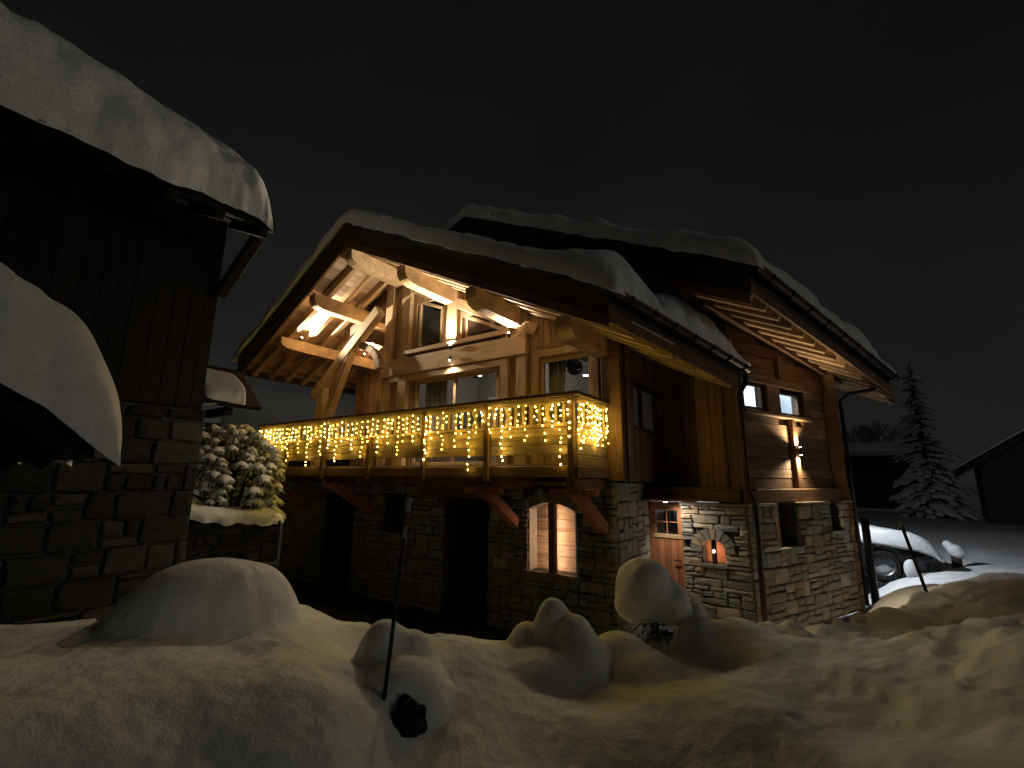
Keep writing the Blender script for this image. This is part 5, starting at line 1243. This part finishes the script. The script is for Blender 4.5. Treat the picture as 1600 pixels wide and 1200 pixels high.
def conifer(name, base, h, rad, whorls, per, label, seed, droop=0.5, snow=1.0, cat='tree', low=0.08, fluff=1.0):
    r = random.Random(seed); t = thing(name, base, label, cat); b = Vector(base)
    tube('trunk', [b - Vector((0, 0, 0.3)), b + Vector((0.02 * h / 6, 0, h * 0.5)), b + Vector((0, 0, h * 0.98))], [0.025 * h, 0.016 * h, 0.003 * h], BARK, t, n=8)
    cr = MB(); sn = MB(); Pb, Tb = ico(2)
    for i in range(whorls):
        f = low + (1 - low) * (i + 0.3) / whorls; Lr = rad * (1 - f) ** 0.85 * r.uniform(0.9, 1.1) + 0.03 * rad; z = h * f
        for k in range(max(4, int(per * (1 - 0.55 * f)))):
            a = r.uniform(0, 6.28); L = Lr * r.uniform(0.7, 1.12); d_ = Vector((math.cos(a), math.sin(a), 0)); s_ = Vector((-d_.y, d_.x, 0)); zo = z + r.uniform(-.5, .5) * h / whorls
            pth = []
            for m_ in range(6):
                q_ = m_ / 5; pth.append(b + d_ * (L * q_) + Vector((0, 0, zo + 0.10 * L * q_ - droop * L * q_ * q_)))
            for m_ in range(5):
                p, n_ = pth[m_], pth[m_ + 1]; wd = 0.30 * L * (1 - 0.72 * m_ / 4) + 0.03 * rad
                for sd_ in (-1, 1):
                    for w_ in range(3):
                        o_ = p + (n_ - p) * (w_ / 3 + r.uniform(0, .2)); tip = o_ + (s_ * sd_ * wd * r.uniform(0.6, 1.15)) + d_ * (0.14 * L) - Vector((0, 0, wd * r.uniform(0.25, 0.8))); bk = (n_ - p) * 0.30
                        cr.add([o_ - bk * .4, o_ + bk, tip + bk * .2, tip - bk * .15], [[0, 1, 2, 3]])
                if r.random() < 0.86 * snow and m_ > 0:
                    c = (p + n_) / 2 + Vector((0, 0, 0.02 * rad)); rr0 = (0.16 * L * (1 - 0.35 * m_ / 4) + 0.012 * rad) * r.uniform(0.6, 1.15) * fluff
                    Q = Pb.copy(); Q = Q * (1 + 0.28 * fbm(Q[:, 0] * 1.6 + r.uniform(0, 40), Q[:, 1] * 1.6, Q[:, 2] * 1.6, 2))[:, None]
                    dn = (n_ - p).normalized(); up_ = s_.cross(dn) * -1
                    if up_.z < 0: up_ = -up_
                    M3 = np.array([list(dn * rr0 * 1.45), list(s_ * rr0 * 1.05), list(up_ * rr0 * 0.5)]); sn.add(Q @ M3 + np.array(c), Tb)
    cr.build('crown', NEEDLE, t); o = sn.build('snow_load', SNOW_T, t, smooth=True); o['kind'] = 'stuff'
    return t
def snowy_bush(base, cx, cz, rw, rh, n, label, seed):
    r = random.Random(seed); t = thing('snowy_bush', base, label, 'bush'); B = Vector(base); lv = MB(); sn = MB(); Pb, Tb = ico(2); st = MB()
    for k in range(9):
        a = r.uniform(0, 6.28); d_ = r.uniform(0.2, 0.75) * rw
        st.add(*tube_geo([B + Vector((0.1 * math.cos(a), 0.1 * math.sin(a), -0.4)), B + Vector((d_ * .5 * math.cos(a), d_ * .5 * math.sin(a), rh * 0.8)), B + Vector((d_ * math.cos(a), d_ * math.sin(a), rh * r.uniform(1.2, 1.8)))], [0.035, 0.022, 0.008], 5, False))
    for k in range(n):
        d_ = Vector((r.gauss(0, 1), r.gauss(0, 1), r.gauss(0.15, 1))).normalized(); q_ = r.uniform(0.55, 1.0) ** 0.5 * (1 + 0.18 * float(fbm(d_.x * 2 + seed, d_.y * 2, d_.z * 2, 2)))
        p = B + Vector((d_.x * rw * q_, d_.y * rw * q_, cz + d_.z * rh * q_)); out = Vector((d_.x, d_.y, 0)); out = out.normalized() if out.length > 0.05 else Vector((1, 0, 0)); sd_ = Vector((-out.y, out.x, 0))
        s0 = rw * r.uniform(0.05, 0.13)
        for m_ in range(14):
            a = r.uniform(-1.9, 1.9); dr_ = (out * math.cos(a) + sd_ * math.sin(a)); L = s0 * r.uniform(1.0, 2.2); tip = p + dr_ * L - Vector((0, 0, L * r.uniform(0.3, 1.0))); wv = Vector((-dr_.y, dr_.x, 0)) * s0 * 0.10
            mid = p + dr_ * L * .55 - Vector((0, 0, L * 0.12)); lv.add([p, mid + wv, tip, mid - wv], [[0, 1, 2, 3]])
        if r.random() < 0.92:
            Q = Pb.copy(); ang = np.arctan2(Q @ np.array(sd_), Q @ np.array(out)); nf = r.choice([4, 5, 6]); ph = r.uniform(0, 6)
            lob = 1 + 0.34 * np.cos(ang * nf + ph) * np.sqrt(np.clip(1 - Q[:, 2] ** 2, 0, 1))
            Q = Q * lob[:, None] * (1 + 0.2 * fbm(Q[:, 0] * 2 + k, Q[:, 1] * 2, Q[:, 2] * 2, 2))[:, None]
            hz = np.hypot(Q[:, 0], Q[:, 1]); Q = Q * np.array([1, 1, 0.42]); Q[:, 2] -= 0.42 * hz ** 2
            sn.add(Q * s0 * 1.15 + np.array(p) + np.array([0, 0, s0 * 0.12]), Tb)
    st.build('stems', BARK, t); o = lv.build('leaves', NEEDLE, t); o['kind'] = 'stuff'; o = sn.build('snow_load', SNOW_T, t, smooth=True); o['kind'] = 'stuff'
snowy_bush((-9.85, 4.40, -1.0), 0, 0.88, 1.06, 1.04, 460, 'rounded frosted bush between the barn and the balcony end', 5)
cl = thing('garden_lights', (-15.5, 6.6, 1.0), 'few reddish fairy lights glowing among the snowy conifer branches', 'fairy lights')
RB_ = emit('red_bulb_glow', (1.0, 0.30, 0.12), 10.0); r_ = random.Random(8)
for k in range(7):
    p = np.array([-10.85 + r_.uniform(-.16, .16), 4.02 + r_.uniform(-.1, .1) , 0.70 + r_.uniform(-.12, .12)]) * 1.0
    mesh_obj('bulb', (P1_ * 0.016 + p).tolist(), T1_, RB_ if k < 4 else BULB, cl)
tube('wire', [(-11.1, 3.95, 0.60), (-10.85, 4.02, 0.72), (-10.6, 4.1, 0.62)], 0.003, WIRE, cl, n=4)
# far houses
FW = plain('far_wall', (0.055, 0.05, 0.045), 0.9); FWP = plain('far_wall_pale', (0.06, 0.052, 0.045), 0.9); WDK = plain('dark_window_glass', (0.01, 0.01, 0.012), 0.15, spec=0.6)
def house(base, U, wv, dv, wall, rise, label, snow_t=0.35, wallm=None, over=0.7, wins=(), gwins=()):
    """gable house: U along the eave wall facing us, ridge along U"""
    t = thing('far_house', base, label, 'house'); U = Vector(U).normalized(); B = Vector(base); Nn = Vector((U.y, -U.x, 0)); wallm = wallm or FW
    Z_ = Vector((0, 0, 1))
    P = lambda u, n, z: B + U * u - Nn * n + Z_ * z
    sec = [(0, -0.5), (0, wall), (dv / 2, wall + rise), (dv, wall), (dv, -0.5)]
    prism('wall', [P(0, n, z) for n, z in sec], tuple(U * wv), wallm, t)
    s = rise / (dv / 2); th = 0.25
    for sd_ in (0, 1):
        g_ = lambda n: (n if sd_ == 0 else dv - n)
        pr_ = [(-over, wall - s * over), (dv / 2, wall + rise), (dv / 2, wall + rise + th), (-over, wall - s * over + th)]
        prism('roof', [P(-over, g_(n), z + 0.02) for n, z in pr_], tuple(U * (wv + 2 * over)), WOOD_D, t)
    snw = [(-over - .1, wall - s * over + th), (dv / 2, wall + rise + th), (dv + over + .1, wall - s * over + th), (dv + over, wall - s * over + th + snow_t * .8), (dv / 2, wall + rise + th + snow_t), (-over, wall - s * over + th + snow_t * .8)]
    o = prism('roof_snow', [P(-over - .05, n, z + 0.03) for n, z in snw], tuple(U * (wv + 2 * over + .1)), SNOW_R, t)
    bv = o.modifiers.new('round', 'BEVEL'); bv.width = snow_t * 0.35; bv.segments = 3
    for (n0, z, ww, hh) in gwins:
        f_ = prism('window', [P(wv + .03, n0, z), P(wv + .03, n0 + ww, z), P(wv + .03, n0 + ww, z + hh), P(wv + .03, n0, z + hh)], tuple(-U * 0.06), WOOD_D, t)
        mesh_obj('pane', [P(wv + .05, n0 + .08, z + .08), P(wv + .05, n0 + ww - .08, z + .08), P(wv + .05, n0 + ww - .08, z + hh - .08), P(wv + .05, n0 + .08, z + hh - .08)], [[0, 1, 2, 3]], WDK, f_)
    for (u, z, ww, hh) in wins:
        f_ = prism('window', [P(u, -0.03, z), P(u + ww, -0.03, z), P(u + ww, -0.03, z + hh), P(u, -0.03, z + hh)], tuple(-Nn * 0.06), WOOD_D, t)
        mesh_obj('pane', [P(u + .08, -0.05, z + .08), P(u + ww - .08, -0.05, z + .08), P(u + ww - .08, -0.05, z + hh - .08), P(u + .08, -0.05, z + hh - .08)], [[0, 1, 2, 3]], WDK, f_)
    return t
house((-1.6, 38.5, -1.9), (1, 0.04, 0), 6.2, 6.0, 3.3, 0.6, 'low far house with two snowy eaves left of the tall spruce', wins=[(2.6, 1.2, 0.7, 1.0), (4.6, 1.2, 0.7, 1.0)])
house((6.3, 36.0, -2.2), (-0.15, -1.0, 0), 8.0, 9.5, 2.9, 3.3, 'dark far house with one window at the right edge', wallm=FWP, gwins=[(1.3, 1.1, 0.75, 1.0)], over=0.8, snow_t=0.14)
house((-30.5, 12.0, -1.5), (0.5, 0.86, 0), 4.6, 6.0, 4.6, 2.0, 'far snowy house glimpsed past the barn corner', wins=[(1.5, 2.5, 0.7, 0.9)])
house((-20.8, 9.6, -1.8), (0.45, 0.9, 0), 5.5, 5.0, 3.4, 1.7, 'neighbouring roof with a snowy edge behind the balcony end', wins=[(2.2, 1.6, 0.7, 0.9)])
conifer('spruce', (3.75, 31.5, -1.8), 8.0, 1.65, 24, 13, 'tall snow dusted spruce standing alone in front of the far houses', 15, droop=0.42, low=0.03, fluff=1.1)
# faint bare trees behind
def bare_tree(base, h, label, seed):
    r = random.Random(seed); t = thing('bare_tree', base, label, 'tree', 'frosted bare trees behind the chalet'); b = Vector(base); tr_ = MB(); cr = MB()
    def grow(p, d_, L, rad, dep):
        q_ = p + d_ * L; (tr_ if dep < 2 else cr).add(*tube_geo([p, (p + q_) / 2 + Vector((r.uniform(-.05, .05), r.uniform(-.05, .05), 0)) * L, q_], [rad, rad * .85, rad * .68], 5 if dep < 2 else 3, False))
        if dep >= 5: return
        for k in range(3 if dep < 4 else 4):
            nd_ = (d_ + Vector((r.uniform(-1, 1), r.uniform(-1, 1), r.uniform(-.25, .7))) * 0.75).normalized(); grow(p + d_ * L * r.uniform(0.55, 1.0), nd_, L * r.uniform(0.58, 0.8), rad * 0.6, dep + 1)
    grow(b - Vector((0, 0, .3)), Vector((0, 0, 1)), h * 0.32, 0.03 * h, 0)
    tr_.build('trunk', BARK, t); cr.build('crown', plain('frosted_twigs_%d' % seed, (0.30, 0.30, 0.30), 0.9), t)
bare_tree((1.0, 45.5, -1.8), 8.6, 'frosted bare tree nearest the chalet eave', 1)
bare_tree((3.6, 46.5, -1.8), 8.8, 'frosted bare tree just left of the tall spruce', 2)

#=================================================================== CAR
CARP = Vector((0.62, 13.15, -2.12)); cd = Vector((0.985, 0.17, 0)).normalized(); cs = Vector((-cd.y, cd.x, 0))      # forward, far side
car = thing('parked_car', CARP, 'dark parked car half hidden by the chalet corner, hood under snow', 'car')
PAINT = plain('dark_car_paint', (0.02, 0.022, 0.026), 0.25, 0.4, noise=0.1, bump=0.0, spec=0.6); TYRE = plain('tyre_rubber', (0.014, 0.014, 0.014), 0.85); RIM = plain('alloy_rim', (0.35, 0.35, 0.37), 0.35, 0.9)
def cp(a, s_, z): return CARP + cd * a + cs * s_ + Vector((0, 0, z))      # a = metres ahead of the front axle, s_ from near side
# sections along the car: (a, z_low, z_belt, z_top, inset_belt, inset_top)
sec = [(0.98, 0.32, 0.60, 0.66, 0.25, 0.36), (0.90, 0.24, 0.68, 0.76, 0.10, 0.24), (0.60, 0.22, 0.74, 0.86, 0.03, 0.20), (0.0, 0.22, 0.80, 0.94, 0.0, 0.18), (-0.55, 0.20, 0.86, 1.00, 0.0, 0.16), (-0.75, 0.20, 0.88, 1.06, 0.0, 0.16), (-1.45, 0.20, 0.90, 1.44, 0.0, 0.24), (-2.3, 0.20, 0.92, 1.47, 0.0, 0.24), (-3.0, 0.22, 0.93, 1.40, 0.0, 0.25), (-3.45, 0.26, 0.92, 1.05, 0.03, 0.26), (-3.6, 0.34, 0.80, 0.92, 0.12, 0.3)]
WD = 1.78; V_ = []; F_ = []
for (a, zl_, zb_, zt_, ib, it_) in sec:
    half = [(ib + 0.05, zl_), (ib, zl_ + 0.10), (ib - 0.012, (zl_ + zb_) / 2), (ib, zb_ - 0.06), (ib + 0.04, zb_), (it_, zt_ - 0.03), (it_ + 0.10, zt_)]
    ring = half + [(WD - s_, z) for s_, z in half[::-1]]
    V_ += [tuple(cp(a, s_, z)) for s_, z in ring]
m_ = 14
for i in range(len(sec) - 1):
    for k in range(m_ - 1): F_.append([i * m_ + k, i * m_ + k + 1, (i + 1) * m_ + k + 1, (i + 1) * m_ + k])
    F_.append([i * m_ + m_ - 1, i * m_, (i + 1) * m_, (i + 1) * m_ + m_ - 1])
F_.append(list(range(m_))); F_.append([(len(sec) - 1) * m_ + k for k in range(m_)][::-1])
body = mesh_obj('body', V_, F_, PAINT, car, smooth=True)
bm = bmesh.new(); bm.from_mesh(body.data); bmesh.ops.recalc_face_normals(bm, faces=bm.faces); bm.to_mesh(body.data); bm.free()
sm = body.modifiers.new('sub', 'SUBSURF'); sm.levels = 2; sm.render_levels = 2
def lathe(name, prof_, c, axis, mat, parent, n=28):
    ax = Vector(axis).normalized(); u = Vector((0, 0, 1)); v_ = ax.cross(u); V2 = []; F2 = []; k_ = len(prof_)
    for i in range(n):
        a = 2 * math.pi * i / n; d_ = u * math.cos(a) + v_ * math.sin(a)
        for (r0, h0) in prof_: V2.append(tuple(Vector(c) + d_ * r0 + ax * h0))
    for i in range(n):
        for j in range(k_ - 1): F2.append([i * k_ + j, i * k_ + j + 1, ((i + 1) % n) * k_ + j + 1, ((i + 1) % n) * k_ + j])
    return mesh_obj(name, V2, F2, mat, parent, smooth=True)
for a in (0.0, -2.65):
    for s_ in (0.0, 1.0):
        near = s_ == 0.0; c = cp(a, 0.085 if near else WD - 0.085, 0.33); ax = -cs if near else cs
        wh = empty('wheel', c, car)
        lathe('tyre', [(0.21, 0.09), (0.27, 0.105), (0.32, 0.09), (0.335, 0.05), (0.335, -0.08), (0.30, -0.1), (0.21, -0.1)], c, ax, TYRE, wh)
        lathe('rim', [(0.215, 0.085), (0.205, 0.06), (0.18, 0.04), (0.06, 0.075), (0.0, 0.08)], c, ax, RIM, wh, 20)
        lathe('wheel_arch', [(0.42, 0.112), (0.37, 0.116), (0.355, 0.09), (0.35, -0.05)], c, ax, TYRE, wh, 28)
for s_ in (0.06, WD - 0.36):
    q = [cp(0.93 - (0.12 if s_ < 1 else 0.12), s_ - 0.02, 0.62), cp(1.0, s_ + 0.30, 0.62), cp(0.98, s_ + 0.28, 0.74), cp(0.78, s_ - 0.03, 0.75)]
    prism('headlight', q, tuple(cd * 0.03), RIM, car)
mir = cp(-1.0, -0.12, 0.98); P, T = ico(2); mesh_obj('mirror', [tuple(mir + cd * (p[0] * .09) + cs * (p[1] * .11) + Vector((0, 0, p[2] * .075))) for p in P], T, PAINT, car, smooth=True)
prism('bumper', [cp(0.80, -0.005, 0.28), cp(0.80, -0.005, 0.42), cp(1.02, 0.18, 0.42), cp(1.02, 0.18, 0.28)], tuple(cs * 0.04), TYRE, car)
wq = [cp(-0.95, 0.055, 0.98), cp(-1.95, 0.045, 0.99), cp(-1.95, 0.19, 1.38), cp(-1.40, 0.20, 1.36)]
prism('side_window', wq, tuple(-cs * 0.012), WDK, car)
wq = [cp(-2.02, 0.045, 0.99), cp(-2.9, 0.05, 1.0), cp(-2.85, 0.20, 1.33), cp(-2.02, 0.19, 1.38)]
prism('side_window', wq, tuple(-cs * 0.012), WDK, car)
for z in (0.86, ): beam('door_handle', cp(-1.85, -0.02, z), cp(-1.65, -0.02, z), 0.03, 0.025, RIM, car)
# snow on the car
nA_, nB_ = 70, 36; Vs = []; Fs = []
aa = [s[0] for s in sec][::-1]; zt__ = [s[3] for s in sec][::-1]
for i in range(nA_):
    a = 1.02 - i * 4.6 / (nA_ - 1)
    for j in range(nB_):
        f = j / (nB_ - 1); s_ = -0.02 + f * (WD + 0.04)
        zt0 = np.interp(a, aa, zt__); wtop = 0.5 - abs(f - 0.5); edge = math.sqrt(max(0, 1 - (1 - min(1, wtop / 0.16)) ** 2)); e2 = math.sqrt(max(0, 1 - (1 - min(1, i / 5.0)) ** 2))
        hgt = 0.17 + 0.05 * float(fbm(a * 2, s_ * 2, 1.0, 3))
        cab = max(0, zt0 - 1.05) * 1.0
        z = zt0 - 0.10 * (1 - edge) - (0.34 * (1 - edge) if zt0 > 1.1 else 0) + hgt * edge * e2 - 0.04
        Vs.append(tuple(cp(a, s_, z)))
nS = len(Vs)
Vs += [(p[0], p[1], p[2] - 0.06) for p in Vs]
for i in range(nA_ - 1):
    for j in range(nB_ - 1):
        k = i * nB_ + j; Fs.append([k, k + 1, k + nB_ + 1, k + nB_]); Fs.append([nS + k + nB_, nS + k + nB_ + 1, nS + k + 1, nS + k])
for i in range(nA_ - 1):
    for j in (0, nB_ - 1): k = i * nB_ + j; Fs.append([k, k + nB_, nS + k + nB_, nS + k])
for j in range(nB_ - 1): Fs.append([j, nS + j, nS + j + 1, j + 1])
tag(mesh_obj('car_snow', Vs, Fs, SNOW, smooth=True), 'sheet of snow lying over the hood of the parked car', 'snow', kind='stuff')
x0, y0, _ = at(1472, 14.6, 0)
fp = thing('snowy_stump', (x0, y0, -1.8), 'snow capped stump beyond the front of the parked car', 'stump')
tube('stump', [(x0, y0, -1.95), (x0, y0, -1.52)], 0.09, BARK, fp)
blob_mesh('snow_cap', [(x0, y0, -1.50, 0.15, 0.15, 0.12), (x0 - .11, y0, -1.40, 0.09, 0.09, 0.09), (x0 + 0.05, y0, -1.58, 0.16, 0.16, 0.11)], SNOW, fp, voxel=0.03, seed=41)
tag(blob_mesh('snow_clod', [(cp(0.42, -0.2, 0.02).x, cp(0.42, -0.2, 0.02).y, -1.82, 0.13, 0.12, 0.2)], SNOW, voxel=0.03, seed=44, noise=0.05), 'snow clod lying against the front wheel of the car', 'snow clod')
print('stones kept', nk, 'objects', len(bpy.data.objects))
